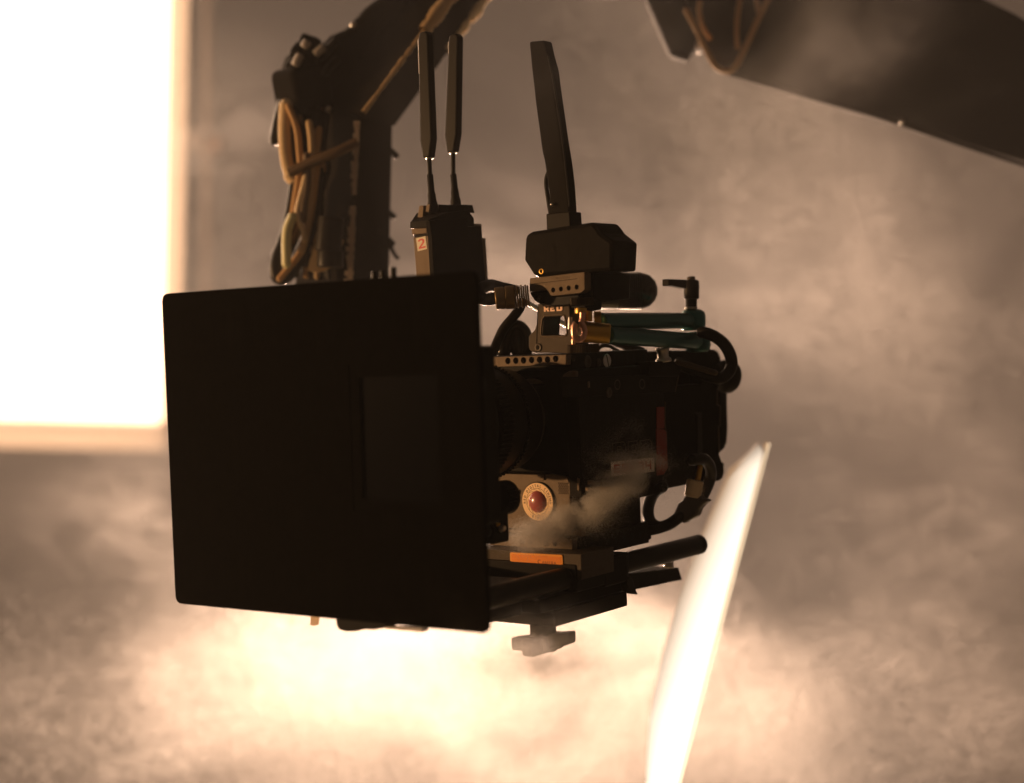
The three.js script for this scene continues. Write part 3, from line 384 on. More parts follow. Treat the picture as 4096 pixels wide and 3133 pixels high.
cable('signal_cable', 'black cable curving up left of the handle', [[-44.4,159.9,-48.2],[-43.3,154.3,-42.5],[-44.8,147.2,-34.8],[-50.7,138.7,-30.0],[-54.3,130.0,-26.9],[-54.0,122.4,-20.6],[-56.3,115.4,-18.5]], 4.2, M.rubber, 50);
cable('coiled_cable', 'coiled glossy black cable heaped on the top plate by the handle', [[-57.0,119.8,-37.0],[-54.6,132.5,-39.4],[-50.9,138.5,-42.4],[-47.3,139.4,-45.1],[-43.8,135.3,-47.6],[-42.2,127.4,-48.5],[-43.2,119.1,-47.4],[-45.4,116.9,-45.7],[-47.6,121.0,-44.2],[-49.2,131.1,-43.3],[-46.9,137.1,-45.3],[-44.3,132.5,-47.1],[-44.0,123.6,-47.0],[-45.4,117.5,-45.7]], 6.2, M.gloss, 120);
cable('white_lead', 'thin white lead crossing behind the handle window', [[-63.0,161.3,-78.1],[-54.9,155.2,-84.0],[-44.8,147.3,-91.3],[-34.8,139.5,-98.6],[-30.7,136.4,-101.5]], 2.2, mat(.75, .75, .7, .4), 30);
cable('thin_lead', 'thin black lead arched under the teal arm', [[-17.0,118.3,-117.4],[-13.4,121.0,-120.3],[-9.3,120.4,-123.3],[-5.8,117.7,-125.9],[-1.2,114.3,-129.2]], 1.8, M.rubber, 30);
cable('side_lead', 'black lead slanting down from arm to top plate', [[-2.9,124.7,-122.1],[4.6,120.5,-127.6],[12.2,116.3,-133.2],[15.8,114.5,-135.8]], 4, M.rubber, 20);
{ // looped lead with wrapped clear tape and a brass plug
  const t = thing('tape_wrapped_lead', 'black looped lead with dark torn tape wrap hanging behind the camera', 'cable', [[58.0,-16.5,-143.6]][0]);
  part(t, 'cable_jacket', capped([[52.3,2.3,-102.5],[42.3,-2.5,-107.2],[34.6,-9.9,-111.1],[30.9,-19.2,-112.9],[30.6,-28.7,-116.1],[35.1,-33.6,-120.6],[40.7,-32.6,-127.4],[47.0,-27.2,-134.9],[53.3,-21.0,-142.4],[59.7,-13.3,-150.0],[63.0,-4.6,-155.4],[64.8,4.2,-159.7],[69.3,12.4,-153.3],[72.8,22.2,-137.6],[72.1,23.8,-118.3]], 5.0, 110, 12), M.satin);
  part(t, 'plug', cyl(...[[63.0,4.7,-138.2],[60.7,-9.5,-135.9]], 7.2, 1), M.tape, 'tan plug sleeve'); part(t, 'plug_stem', cyl(...[[67.1,21.0,-142.0],[64.5,4.6,-139.4]], 2.4, .4), M.brass);
  const tp = [[24.6,-13.0],[27.4,-11.7],[31.8,-14.4],[35.1,-10.7],[37.3,-13.1],[40.7,-16.5],[46.1,-17.5],[46.0,-19.1],[41.4,-22.0],[37.6,-26.0],[34.6,-32.4],[30.0,-35.0],[24.4,-37.5],[21.1,-39.6],[17.6,-37.8],[17.7,-34.6],[13.7,-32.0],[11.1,-30.9],[13.0,-26.8],[16.0,-21.2],[20.7,-18.2]];
  const dz = [[58.8,-18.2,-139.2]][0], F0 = [[28.6,-24.7]][0];
  part(t, 'tape_wrap', front(tp.map(([x, y]) => [dz[0] + (x - F0[0]) * .93, dz[1] + (y - F0[1]) * .93]), dz[2] - 5, dz[2] + 5, { b: 2, r: .6 }), M.clearTapeDark = mat(.10, .085, .07, .35, 0, { transmission: .25, thickness: 0 }));
}
cable('lower_lead', 'black lead running from lower plate to the wrapped loop', [[32.4,-34.7,-100.9],[36.2,-35.3,-108.8],[39.0,-34.7,-118.5],[41.8,-33.1,-125.7]], 4.2, M.rubber, 24);

// ================================================================ CRANE
{
  const t = worldThing('camera_crane', 'thick black taped crane arm coming down to the camera from above', 'crane', [[-0.1535,1.696,-1.56]][0]);
  const P = (l) => l.map((p) => new V3(...p));
  const lo = [[-0.2063,1.896,-1.56],[-0.1425,1.86,-1.48],[-0.1171,1.8639,-1.56]], hi = [[-0.0879,2.055,-1.61],[-0.0247,2.0334,-1.53],[0.0125,2.0571,-1.61]];
  const d4 = (a) => new V3(...a[0]).add(new V3(...a[2])).sub(new V3(...a[1]));
  wpart(t, 'diagonal_beam', new ConvexGeometry([...P(lo), d4(lo), ...P(hi), d4(hi)]), M.crane);
  const pt = [[-0.2107,1.8966,-1.57],[-0.1452,1.8602,-1.49],[-0.1187,1.8848,-1.56]], pb = [[-0.2175,1.6841,-1.57],[-0.1537,1.6798,-1.49],[-0.1232,1.6836,-1.56]];
  wpart(t, 'vertical_post', new ConvexGeometry([...P(pt), d4(pt), ...P(pb), d4(pb)]), M.crane);
  // elbow cover: bulging taped shape on the upper left
  const el = [[-0.1377,1.9864,-1.545],[-0.1295,1.9915,-1.545],[-0.0946,1.9915,-1.545],[-0.1459,1.9136,-1.545],[-0.15,1.8726,-1.545],[-0.1807,1.8675,-1.545],[-0.2043,1.8778,-1.545],[-0.2135,1.9075,-1.545],[-0.2074,1.9239,-1.545],[-0.193,1.9403,-1.545],[-0.1807,1.9524,-1.545],[-0.1664,1.9585,-1.545],[-0.1618,1.9623,-1.545],[-0.1561,1.969,-1.545],[-0.1459,1.9803,-1.545]];
  const es = new THREE.Shape(el.map(([x, y]) => new THREE.Vector2(x, y))); wpart(t, 'elbow_cover', new THREE.ExtrudeGeometry(es, { depth: .07, bevelEnabled: true, bevelThickness: .02, bevelSize: .012, bevelOffset: -.012, bevelSegments: 4 }).translate(0, 0, -1.63), M.crane);
  // tape along the corner edges: torn pale strips
  const strip = (n, pts, m) => wpart(t, n, new THREE.ExtrudeGeometry(new THREE.Shape(pts.map(([x, y]) => new THREE.Vector2(x, y))), { depth: .0015, bevelEnabled: false }).translate(0, 0, pts[0][2]), m);
  { const e0 = new V3(...lo[1]), e1 = new V3(...hi[1]), g = []; for (let i = 0; i < 26; i++) { const a = e0.clone().lerp(e1, .02 + i * .028), b = e0.clone().lerp(e1, .02 + (i + 1) * .028 + .004), r = .0014 + .0016 * rnd() + (i > 16 ? .0035 + .003 * rnd() : 0); g.push(tube([a.toArray(), b.toArray()], r, 2, 6)); } wpart(t, 'edge_tape', merge(g), M.tan, 'tan tape along the beam edge'); }
  { const e0 = new V3(...lo[2]), e1 = new V3(...hi[2]), g = []; for (let i = 12; i < 24; i++) { const a = e0.clone().lerp(e1, .05 + i * .03), b = e0.clone().lerp(e1, .05 + (i + 1) * .03 + .004); a.z += .004; b.z += .004; a.x -= .004; b.x -= .004; g.push(tube([a.toArray(), b.toArray()], .006 + .004 * rnd(), 2, 6)); } wpart(t, 'edge_tape', merge(g), M.tan); }
  { const g = [], a0 = new V3(...pt[1]), a1 = new V3(...pb[1]); for (let i = 0; i < 46; i++) { if (i > 17 && i < 21) continue; const f0 = .02 + i / 47, w = .0012 + .0022 * rnd() + .0012 * (i / 46), a = a0.clone().lerp(a1, f0), b = a0.clone().lerp(a1, f0 + .026); g.push(new THREE.BoxGeometry(w * 2, a.distanceTo(b), .001).translate((a.x + b.x) / 2 - w * .6, (a.y + b.y) / 2, a.z + .0015)); } wpart(t, 'seam_tape', merge(g), M.paleTape, 'pale frayed tape on the post edge'); }
  const pl = [[-0.1933,1.7142,-1.482],[-0.1904,1.7252,-1.482],[-0.1867,1.7374,-1.482],[-0.1815,1.7484,-1.482],[-0.1791,1.7565,-1.482],[-0.1784,1.7635,-1.482],[-0.1755,1.7642,-1.482],[-0.1704,1.7536,-1.482],[-0.167,1.7565,-1.482],[-0.1647,1.7623,-1.482],[-0.1642,1.7507,-1.482],[-0.1623,1.749,-1.482],[-0.1617,1.7449,-1.482],[-0.1584,1.7429,-1.482],[-0.1623,1.7327,-1.482],[-0.1658,1.7249,-1.482],[-0.1699,1.7177,-1.482],[-0.1748,1.7148,-1.482],[-0.182,1.7123,-1.482],[-0.1878,1.7127,-1.482]]; strip('gold_plate', pl, M.tan);
  for (const [a, b] of [[[-0.1732,1.7316,-1.476],[-0.1697,1.764,-1.476]],[[-0.1712,1.7166,-1.476],[-0.1706,1.7322,-1.476]]]) wpart(t, 'connector', cyl(a, b, .0125, .001), a[1] < b[1] - .06 ? M.crane : M.satin);
  const hk = [[-0.1232,1.7489,-1.56],[-0.1202,1.744,-1.56],[-0.1183,1.7391,-1.56],[-0.1147,1.7336,-1.56],[-0.1125,1.7321,-1.56]]; wpart(t, 'hanging_tie', tube(hk, .0022, 24, 6), M.satin);
  for (const q of [[-0.1202,1.7782,-1.56],[-0.1211,1.7513,-1.56]].concat([[-0.1173,1.8385,-1.56]])) wpart(t, 'tie_end', cyl([q[0] - .006, q[1] + .004, q[2]], [q[0] + .004, q[1] - .006, q[2]], .003, .001, 8), M.satin);
  const bolts = [[-0.1531,1.9538,-1.515],[-0.2009,1.8714,-1.515],[-0.1772,1.8724,-1.515],[-0.1576,1.8553,-1.515],[-0.1491,1.8442,-1.515],[-0.2119,1.898,-1.515]]; for (const q of bolts) wpart(t, 'bolt_head', new THREE.SphereGeometry(.0034, 10, 8).translate(...q), M.steel);
  const cl = [[-0.1869,1.9227,-1.52],[-0.1697,1.9408,-1.52],[-0.1839,1.9065,-1.52],[-0.1687,1.9227,-1.52]]; for (const k of [0, 2]) wpart(t, 'clip_bar', cyl(cl[k], cl[k + 1], .004, .001, 10), M.satin);
}
// ---- wiring strapped along the crane post
const wire = (name, label, pts, r, m, seg = 60) => { const t = worldThing(name, label, 'cable', pts[pts.length - 1]); wpart(t, 'cable_jacket', capped(pts, r, seg, 10), m); return t; };
{ const p = [[-0.2163,1.8746,-1.5],[-0.2171,1.8597,-1.5],[-0.2173,1.8448,-1.5],[-0.2165,1.8299,-1.5],[-0.2141,1.8149,-1.5],[-0.2113,1.806,-1.5]].concat([[-0.2128,1.8069,-1.5],[-0.2068,1.7999,-1.5]]);
  const t = wire('ribbed_conduit', 'pale ribbed conduit on the outer left of the crane wiring', p, .0056, M.tape, 70);
  const c = new THREE.CatmullRomCurve3(p.map((q) => new V3(...q))); for (let i = 0; i < 52; i++) { const q = c.getPoint(i / 52), d = c.getTangent(i / 52); wpart(t, 'conduit_rib', new THREE.TorusGeometry(.0055, .001, 5, 16).applyQuaternion(new THREE.Quaternion().setFromUnitVectors(new V3(0, 0, 1), d)).translate(q.x, q.y, q.z), M.tape); } }
{ const p = [[-0.2141,1.8667,-1.506],[-0.2127,1.8508,-1.506],[-0.2112,1.8308,-1.506],[-0.2097,1.8168,-1.506],[-0.2087,1.8078,-1.506]].concat([[-0.2077,1.811,-1.506],[-0.2055,1.7979,-1.506]]);
  const t = wire('brown_conduit', 'dark brown ribbed conduit beside the pale one', p, .0066, mat(.16, .09, .05, .55), 50);
  const c = new THREE.CatmullRomCurve3(p.map((q) => new V3(...q))); for (let i = 0; i < 40; i++) { const q = c.getPoint(i / 40), d = c.getTangent(i / 40); wpart(t, 'conduit_rib', new THREE.TorusGeometry(.0064, .0011, 5, 16).applyQuaternion(new THREE.Quaternion().setFromUnitVectors(new V3(0, 0, 1), d)).translate(q.x, q.y, q.z), M.gunDark); } }
wire('crane_cable', 'tan cable in the middle of the crane wiring', [[-0.2129,1.8716,-1.494],[-0.2065,1.8557,-1.494],[-0.204,1.8448,-1.494],[-0.2025,1.8289,-1.494],[-0.2015,1.8141,-1.494]].concat([[-0.2028,1.8061,-1.494],[-0.206,1.7855,-1.494],[-0.2093,1.766,-1.494]]), .0032, M.rope);
wire('crane_cable', 'bright tan cable running straight down the crane wiring', [[-0.1926,1.855,-1.49],[-0.1909,1.8432,-1.49],[-0.1899,1.8283,-1.49],[-0.1896,1.8086,-1.49]].concat([[-0.1898,1.8055,-1.49],[-0.1925,1.7721,-1.49],[-0.1952,1.7494,-1.49],[-0.2001,1.7343,-1.49]]), .0034, M.tan);
wire('crane_cable', 'brown cable on the right of the crane wiring', [[-0.1835,1.8494,-1.492],[-0.1849,1.8336,-1.492],[-0.1869,1.8177,-1.492]].concat([[-0.1852,1.8199,-1.492],[-0.1873,1.7961,-1.492],[-0.19,1.7766,-1.492],[-0.1938,1.755,-1.492],[-0.1998,1.7344,-1.492],[-0.2111,1.7193,-1.492],[-0.2209,1.7074,-1.492]]), .0032, M.rope);
wire('crane_cable', 'thin dark cable crossing behind the crane wiring', [[-0.2154,1.8721,-1.508],[-0.2024,1.8461,-1.508],[-0.1924,1.8241,-1.508]].concat([[-0.1981,1.8375,-1.508],[-0.197,1.8277,-1.508]]), .0044, M.rubber);
{ const lines = [[[-0.2155,1.8768,-1.512],[-0.1769,1.8708,-1.512]],[[-0.2156,1.8378,-1.506],[-0.1802,1.8338,-1.506]],[[-0.211,1.8117,-1.498],[-0.1752,1.8146,-1.498]],[[-0.2077,1.7963,-1.502],[-0.1832,1.7909,-1.502]],[[-0.2134,1.7567,-1.508],[-0.1817,1.7523,-1.508]],[[-0.2194,1.7143,-1.512],[-0.1756,1.7099,-1.512]]], kinds = [M.rubber, M.crane, M.rope, M.rubber, M.satin, M.tan];
  for (let i = 0; i < 17; i++) { const pts = lines.map(([a, b], j) => { const f = Math.min(1, Math.max(0, i / 16 + (rnd() - .5) * .3)), q = new V3(...a).lerp(new V3(...b), f); q.z -= .012 * rnd() + (j > 2 ? .006 : 0); return q.toArray(); });
    const w = wire('bundled_cable', 'thin cable in the bundle strapped along the crane post', pts, .0017 + .0017 * rnd(), kinds[i % 6], 50); w.userData.group = 'cables bundled along the crane post'; } }
wire('looped_cable', 'thick black cable making a U loop above the flag', [[-0.2057,1.8037,-1.5],[-0.2101,1.7754,-1.5],[-0.2144,1.7558,-1.5],[-0.2188,1.7417,-1.5],[-0.2242,1.7276,-1.5],[-0.2255,1.7167,-1.5],[-0.2231,1.708,-1.5],[-0.2177,1.708,-1.5],[-0.2101,1.7178,-1.5],[-0.2014,1.733,-1.5],[-0.1938,1.7526,-1.5],[-0.1873,1.7819,-1.5],[-0.184,1.8102,-1.5]], .0066, M.satin, 100);
wire('braided_cable', 'braided lead with bright connector in the crane wiring', [[-0.1952,1.805,-1.486],[-0.1984,1.791,-1.486],[-0.2017,1.7791,-1.486],[-0.2033,1.7694,-1.486],[-0.2001,1.7587,-1.486],[-0.1974,1.7511,-1.486],[-0.1968,1.7436,-1.486]], .003, M.tape, 50);
wire('braided_cable', 'short pale lead hanging beside the braided one', [[-0.1947,1.8233,-1.486],[-0.1941,1.7953,-1.486],[-0.1974,1.7759,-1.486],[-0.1982,1.763,-1.486]], .0036, M.gun, 40);
wire('bright_cable', 'bright yellowish cable end on the left of the U loop', [[-0.2079,1.7649,-1.484],[-0.2122,1.7542,-1.484],[-0.2134,1.7402,-1.484],[-0.2132,1.7273,-1.484],[-0.2132,1.7208,-1.484]], .0046, mat(.75, .72, .4, .3), 40);
{ const p = [[-0.212,1.9065,-1.53],[-0.2176,1.8943,-1.53],[-0.2237,1.8801,-1.53],[-0.2277,1.8649,-1.53],[-0.2313,1.8451,-1.53]], t = worldThing('strap_tail', 'loose black strap end sticking out left of the crane wiring', 'strap', p[0]); wpart(t, 'strap', capped(p, .0055, 30, 8), M.satin); }
{ const p = [[-0.2103,1.807,-1.486],[-0.1869,1.8175,-1.48],[-0.1648,1.8252,-1.476],[-0.1448,1.8345,-1.476]], t = worldThing('cable_strap', 'thin brown strap tied diagonally round the crane wiring', 'strap', p[0]); wpart(t, 'strap', new THREE.TubeGeometry(new THREE.CatmullRomCurve3(p.map((q) => new V3(...q))), 30, .005, 8).scale(1, 1, 1), mat(.11, .065, .03, .6)); }
{ // plugs and knobs clustered at the elbow
  const t = worldThing('plug_cluster', 'cluster of black plugs with shiny edges at the crane elbow', 'plug', [[-0.2037,1.9126,-1.54]][0]);
  const q = [[-0.1962,1.941,-1.53],[-0.2003,1.9289,-1.53],[-0.1934,1.9351,-1.54],[-0.2047,1.9237,-1.525],[-0.2083,1.9156,-1.525],[-0.2064,1.9045,-1.53],[-0.203,1.9198,-1.535],[-0.2129,1.9044,-1.54],[-0.2118,1.8922,-1.54],[-0.203,1.8831,-1.535]];
  [[0, 1, .010], [1, 6, .015], [3, 4, .007], [6, 5, .019], [4, 7, .010], [7, 8, .012], [5, 9, .024], [2, 6, .013]].forEach(([a, b, r], i) => { const A = new V3(...q[a]), B = new V3(...q[b]), L = A.distanceTo(B) + r; wpart(t, 'plug_body', along(new RoundedBoxGeometry(r * 2, L, r * 1.8, 2, r * .35).rotateY(i).translate(0, L / 2 - r / 2, 0), q[a], q[b]), M.crane); });
  const e = [[-0.1962,1.9369,-1.508],[-0.2002,1.9306,-1.508],[-0.2032,1.9241,-1.508],[-0.2086,1.9131,-1.508],[-0.2062,1.9071,-1.508],[-0.2092,1.9031,-1.508],[-0.1809,1.9316,-1.508],[-0.1894,1.9236,-1.508]]; for (const k of [0, 2, 4, 6]) wpart(t, 'plug_edge', cyl(e[k], e[k + 1], .0042, .001, 8), M.trim);
}
// ================================================================ LAMPS, BOARD AND BEAM BEHIND
const glowMat = (c, k) => { const m = mat(0, 0, 0, .6); m.emissive.copy(c); m.emissiveIntensity = k; return m; };
{
  const { x, y, z, w, h, glow } = PANEL, t = worldThing('light_panel', 'huge glowing white light panel with pale padded frame at upper left', 'lamp', [x, y - h / 2, z]);
  t.rotation.z = PANEL.roll; wpart(t, 'glowing_screen', new THREE.BoxGeometry(w, h, .03).translate(x, y, z), glowMat(panelLight.color, glow), 'blown-out white screen');
  const fm = mat(.9, .74, .6, .8), lip = (ax, ay, bx, by, nx, ny, wd) => { const g = new THREE.BufferGeometry(), o = [[ax, ay, z], [bx, by, z], [bx + nx * wd + (bx - ax) * .0, by + ny * wd, z + .10], [ax + nx * wd, ay + ny * wd, z + .10]], back = o.map(([a, b, c]) => [a, b, c - .03]), v = [...o, ...back]; g.setFromPoints(v.map((p) => new V3(...p))); g.setIndex([0, 1, 2, 0, 2, 3, 4, 6, 5, 4, 7, 6, 0, 4, 5, 0, 5, 1, 1, 5, 6, 1, 6, 2, 2, 6, 7, 2, 7, 3, 3, 7, 4, 3, 4, 0]); const q = g.toNonIndexed(); q.computeVertexNormals(); return q; };
  const L = x - w / 2, R = x + w / 2, B = y - h / 2, T = y + h / 2;
  wpart(t, 'frame_bar', lip(L, B, R + .04, B, 0, -1, .105), fm); wpart(t, 'frame_bar', lip(R, T, R, B, 1, 0, .09), fm); wpart(t, 'frame_bar', lip(R, T, L, T, 0, 1, .1), fm); wpart(t, 'frame_bar', lip(L, T, L, B, -1, 0, .1), fm);
  for (const k of [-.35, .35]) wpart(t, 'hanger', cyl([x + k * w, T - .05, z - .09], [x + k * w, 6.5, z - .09], .02, .002, 12), M.black); wpart(t, 'back_cover', new THREE.BoxGeometry(w + .1, h + .1, .05).translate(x, y, z - .06), M.black);
}
{ const p = [[-1.1612,3.9173,-5.9],[-1.1518,2.7899,-5.9],[-1.1462,1.8973,-5.9],[-1.1725,-0.3105,-5.9]], t = worldThing('lamp_stand', 'blurred pale lamp stand pipe beside the light panel', 'stand', p[2]);
  const pm = mat(.55, .42, .33, .5, .3); wpart(t, 'pipe', cyl([p[2][0], p[2][1], p[2][2]], [p[1][0] + .01, 4.4, p[2][2]], .018, .002, 16), pm);
  const k = [[-1.1719,2.5376,-5.85],[-1.116,2.5329,-5.85],[-1.0834,2.5143,-5.85],[-1.1346,2.4631,-5.85]]; wpart(t, 'clamp_block', new RoundedBoxGeometry(.05, .07, .05, 2, .01).translate(...k[0]), pm); wpart(t, 'clamp_knob', cyl(k[1], k[2], .028, .008, 18), mat(.6, .33, .2, .5)); wpart(t, 'clamp_arm', cyl(k[0], k[2], .01, .002, 12), pm); }
function fixture(name, label, L, r, color, glow, foot) {   // a small spotlight: housing, rim, glowing lens just behind its beam
  const a = new V3(...L.p), d = new V3(...L.t).sub(a).normalize(), at = (k) => a.clone().addScaledVector(d, k).toArray();
  const t = worldThing(name, label, 'lamp', at(-.16));
  wpart(t, 'housing', lathe(at(-.17), at(-.015), [[.001, 0], [r * .7, 0], [r * .95, .02], [r, .06], [r * 1.05, .15]], 32), M.black);
  wpart(t, 'lens', new THREE.CircleGeometry(r * .9, 32).applyQuaternion(new THREE.Quaternion().setFromUnitVectors(new V3(0, 0, 1), d)).translate(...at(-.03)), glowMat(color, glow));
  wpart(t, 'rim', new THREE.TorusGeometry(r * 1.0, r * .06, 8, 36).applyQuaternion(new THREE.Quaternion().setFromUnitVectors(new V3(0, 0, 1), d)).translate(...at(-.02)), M.satin);
  wpart(t, foot ? 'hanger_arm' : 'stand', cyl(at(-.1), foot || [at(-.1)[0], 0, at(-.1)[2]], .012, .002, 12), M.black);
}
fixture('spotlight', 'spotlight hidden behind the black flag, shining towards the viewer', BACK, .11, col(1, .60, .33), 4, [-.16, 1.72, -1.6]);
fixture('side_spotlight', 'warm spotlight standing out of view to the left', KEY, .09, col(1, .64, .34), 3);
fixture('floor_spotlight', 'low spotlight below the view aimed at the white board', RIM, .06, col(1, .80, .58), 3);
{ // bowed white bounce board, seen almost edge on
  const e = [[0.2805,1.5437,-1.72],[0.1621,1.0978,-1.72]], t = worldThing('bounce_board', 'bright white bowed bounce board leaning behind the camera on the right', 'board', [e[1][0], e[1][1], e[1][2]]);
  const top = new V3(...e[0]), bot = new V3(...e[1]), NU = 28, NV = 40, pos = [], idx = [];
  const wv = (v) => (.044 + .020 * Math.sin(Math.min(1, v * 1.2) * Math.PI) - .012 * Math.max(0, v - .6) / .4);
  for (let s = 0; s < 2; s++) for (let j = 0; j <= NV; j++) { const v = j / NV, c = top.clone().lerp(bot, v), R = wv(v) / 1.25; for (let i = 0; i <= NU; i++) { const u = i / NU, th = -.42 + u * 1.02, cr = j < 3 ? Math.max(0, 1 - (3 - j) * .02) : 1; const x = R * 1.25 * (Math.sin(th) - Math.sin(.6)) - .010 * Math.max(0, 1 - v / .03) ** 2 * u, z = R * (Math.cos(th) - Math.cos(.6)); pos.push(c.x + x, c.y - (1 - u) * .030 * (j < 8 ? 1 : 1) + (1 - cr) * 0, c.z + z - s * .003); } }
  const W1 = NU + 1, H1 = (NV + 1) * W1; for (let j = 0; j < NV; j++) for (let i = 0; i < NU; i++) { const a = j * W1 + i, b = a + W1; idx.push(a, b, a + 1, b, b + 1, a + 1); const c = a + H1, d = b + H1; idx.push(c, c + 1, d, d, c + 1, d + 1); }
  for (let i = 0; i < NU; i++) { const a = i, b = i + H1; idx.push(a, a + 1, b, b, a + 1, b + 1); } for (let j = 0; j < NV; j++) { const a = j * W1 + NU, b = a + W1; idx.push(a, b, a + H1, b, b + H1, a + H1); }
  const g = new THREE.BufferGeometry(); g.setAttribute('position', new THREE.Float32BufferAttribute(pos, 3)); g.setIndex(idx); g.computeVertexNormals();
  wpart(t, 'sheet', g, mat(.88, .82, .74, .9, 0, { side: THREE.DoubleSide }));
  const ed = []; for (let j = 0; j <= 10; j++) ed.push(top.clone().lerp(bot, j / 10).toArray()); wpart(t, 'stand', cyl([bot.x - .01, 0, bot.z - .03], [bot.x - .01, bot.y + .02, bot.z - .01], .012, .002, 14), M.black); wpart(t, 'edge_binding', tube(ed, .0025, 30, 8), mat(.75, .62, .45, .7));
}
{ // dark boom in the upper right corner
  const t = worldThing('boom_arm', 'dark cloth-wrapped boom arm slanting across the upper right corner', 'boom', [[0.2199,1.9385,-1.66]][0]);
  const f = [[0.1873,2.0084,-1.68],[0.2194,1.9463,-1.68],[0.2293,1.9415,-1.68],[0.6024,1.8275,-1.68],[0.6559,1.9388,-1.68],[0.5757,1.9789,-1.68],[0.5356,2.003,-1.68],[0.4687,2.0351,-1.68],[0.2547,2.1528,-1.68],[0.1744,2.0993,-1.68]];
  wpart(t, 'wrapped_arm', new THREE.ExtrudeGeometry(new THREE.Shape(f.map(([x, y]) => new THREE.Vector2(x, y))), { depth: .016, bevelEnabled: true, bevelThickness: .004, bevelSize: .003, bevelOffset: -.003, bevelSegments: 2 }).translate(0, 0, -1.69), M.cloth);
  const ed = [[0.2161,1.9422,-1.655],[0.2245,1.9369,-1.655],[0.2509,1.929,-1.655],[0.2904,1.9174,-1.655],[0.3299,1.9058,-1.655],[0.3695,1.8948,-1.655],[0.3879,1.889,-1.655],[0.409,1.8819,-1.655],[0.4354,1.8732,-1.655],[0.4749,1.86,-1.655],[0.5012,1.8515,-1.655],[0.554,1.8342,-1.655]]; wpart(t, 'edge_hem', tube(ed, .0022, 90, 8), M.cloth); 
  wpart(t, 'screw_head', new THREE.SphereGeometry(.0032, 10, 8).translate(...[[0.4096,1.8839,-1.65]][0]), M.steel);
  const sg = [[0.1467,2.0349,-1.7],[0.1467,2.0241,-1.7],[0.1703,1.9699,-1.7],[0.1765,1.965,-1.7],[0.1917,1.9613,-1.7],[0.1968,1.9686,-1.7],[0.2009,1.9726,-1.7],[0.2117,1.9753,-1.7],[0.2171,1.9916,-1.7],[0.2036,2.0403,-1.7]];
  wpart(t, 'end_bracket', new THREE.ExtrudeGeometry(new THREE.Shape(sg.map(([x, y]) => new THREE.Vector2(x, y))), { depth: .02, bevelEnabled: true, bevelThickness: .003, bevelSize: .003, bevelOffset: -.003, bevelSegments: 2 }).translate(0, 0, -1.725), M.cloth);
  wpart(t, 'bracket_lip', tube([[0.1701,1.9664,-1.69],[0.1755,1.9634,-1.69],[0.1835,1.9607,-1.69],[0.1905,1.9589,-1.69]], .0035, 16, 8), M.cloth); wpart(t, 'bracket_bolt', cyl(...[[0.1981,1.97,-1.688],[0.2062,1.9711,-1.688]], .007, .002, 14), M.trim);
}
{ const p = [[0.1834,2.0005,-1.65],[0.195,1.9787,-1.65],[0.207,1.9533,-1.65],[0.2139,1.9422,-1.65],[0.2199,1.938,-1.65],[0.2286,1.9372,-1.65],[0.2357,1.9427,-1.65],[0.2436,1.9577,-1.65],[0.2554,1.984,-1.65],[0.2698,2.0142,-1.65],[0.2817,2.0405,-1.65]], t = worldThing('safety_rope', 'tan safety rope hanging in a V over the boom end', 'rope', p[5]); wpart(t, 'rope', capped(p, .0034, 80, 8), M.rope); }
{ const p = [[0.1993,2.0124,-1.664],[0.1987,2.0018,-1.664],[0.2032,1.9859,-1.664],[0.2099,1.9753,-1.664]], t = worldThing('orange_cord', 'short orange cord hanging left inside the boom end', 'cord', p[0]); wpart(t, 'cord', capped(p, .003, 30, 8), M.rope); }
{ const p = [[0.243,2.0204,-1.664],[0.2395,1.9992,-1.664],[0.2385,1.9806,-1.664],[0.2395,1.9653,-1.664]], t = worldThing('orange_cord', 'orange cord hanging straight between the two sides of the rope', 'cord', p[0]); wpart(t, 'cord', capped(p, .003, 30, 8), M.rope); }
{ const p = [[0.2591,2.023,-1.664],[0.2602,2.0098,-1.664],[0.2623,2.0005,-1.664]], t = worldThing('orange_cord', 'stub of orange cord beside the right side of the rope', 'cord', p[0]); wpart(t, 'cord', capped(p, .003, 20, 8), M.rope); }
{ const c = [[-2.1379,0.0746,-7.0]][0], t = worldThing('paper_cup', 'pale blurred paper cup lying on the ground at lower left', 'cup', c); wpart(t, 'cup', lathe([c[0] - .05, c[1], c[2]], [c[0] + .07, c[1] + .01, c[2] + .02], [[.034, 0], [.036, .004], [.045, .115], [.048, .12], [.044, .12], [.033, .01], [.001, .01]], 20), mat(.8, .8, .85, .6)); }

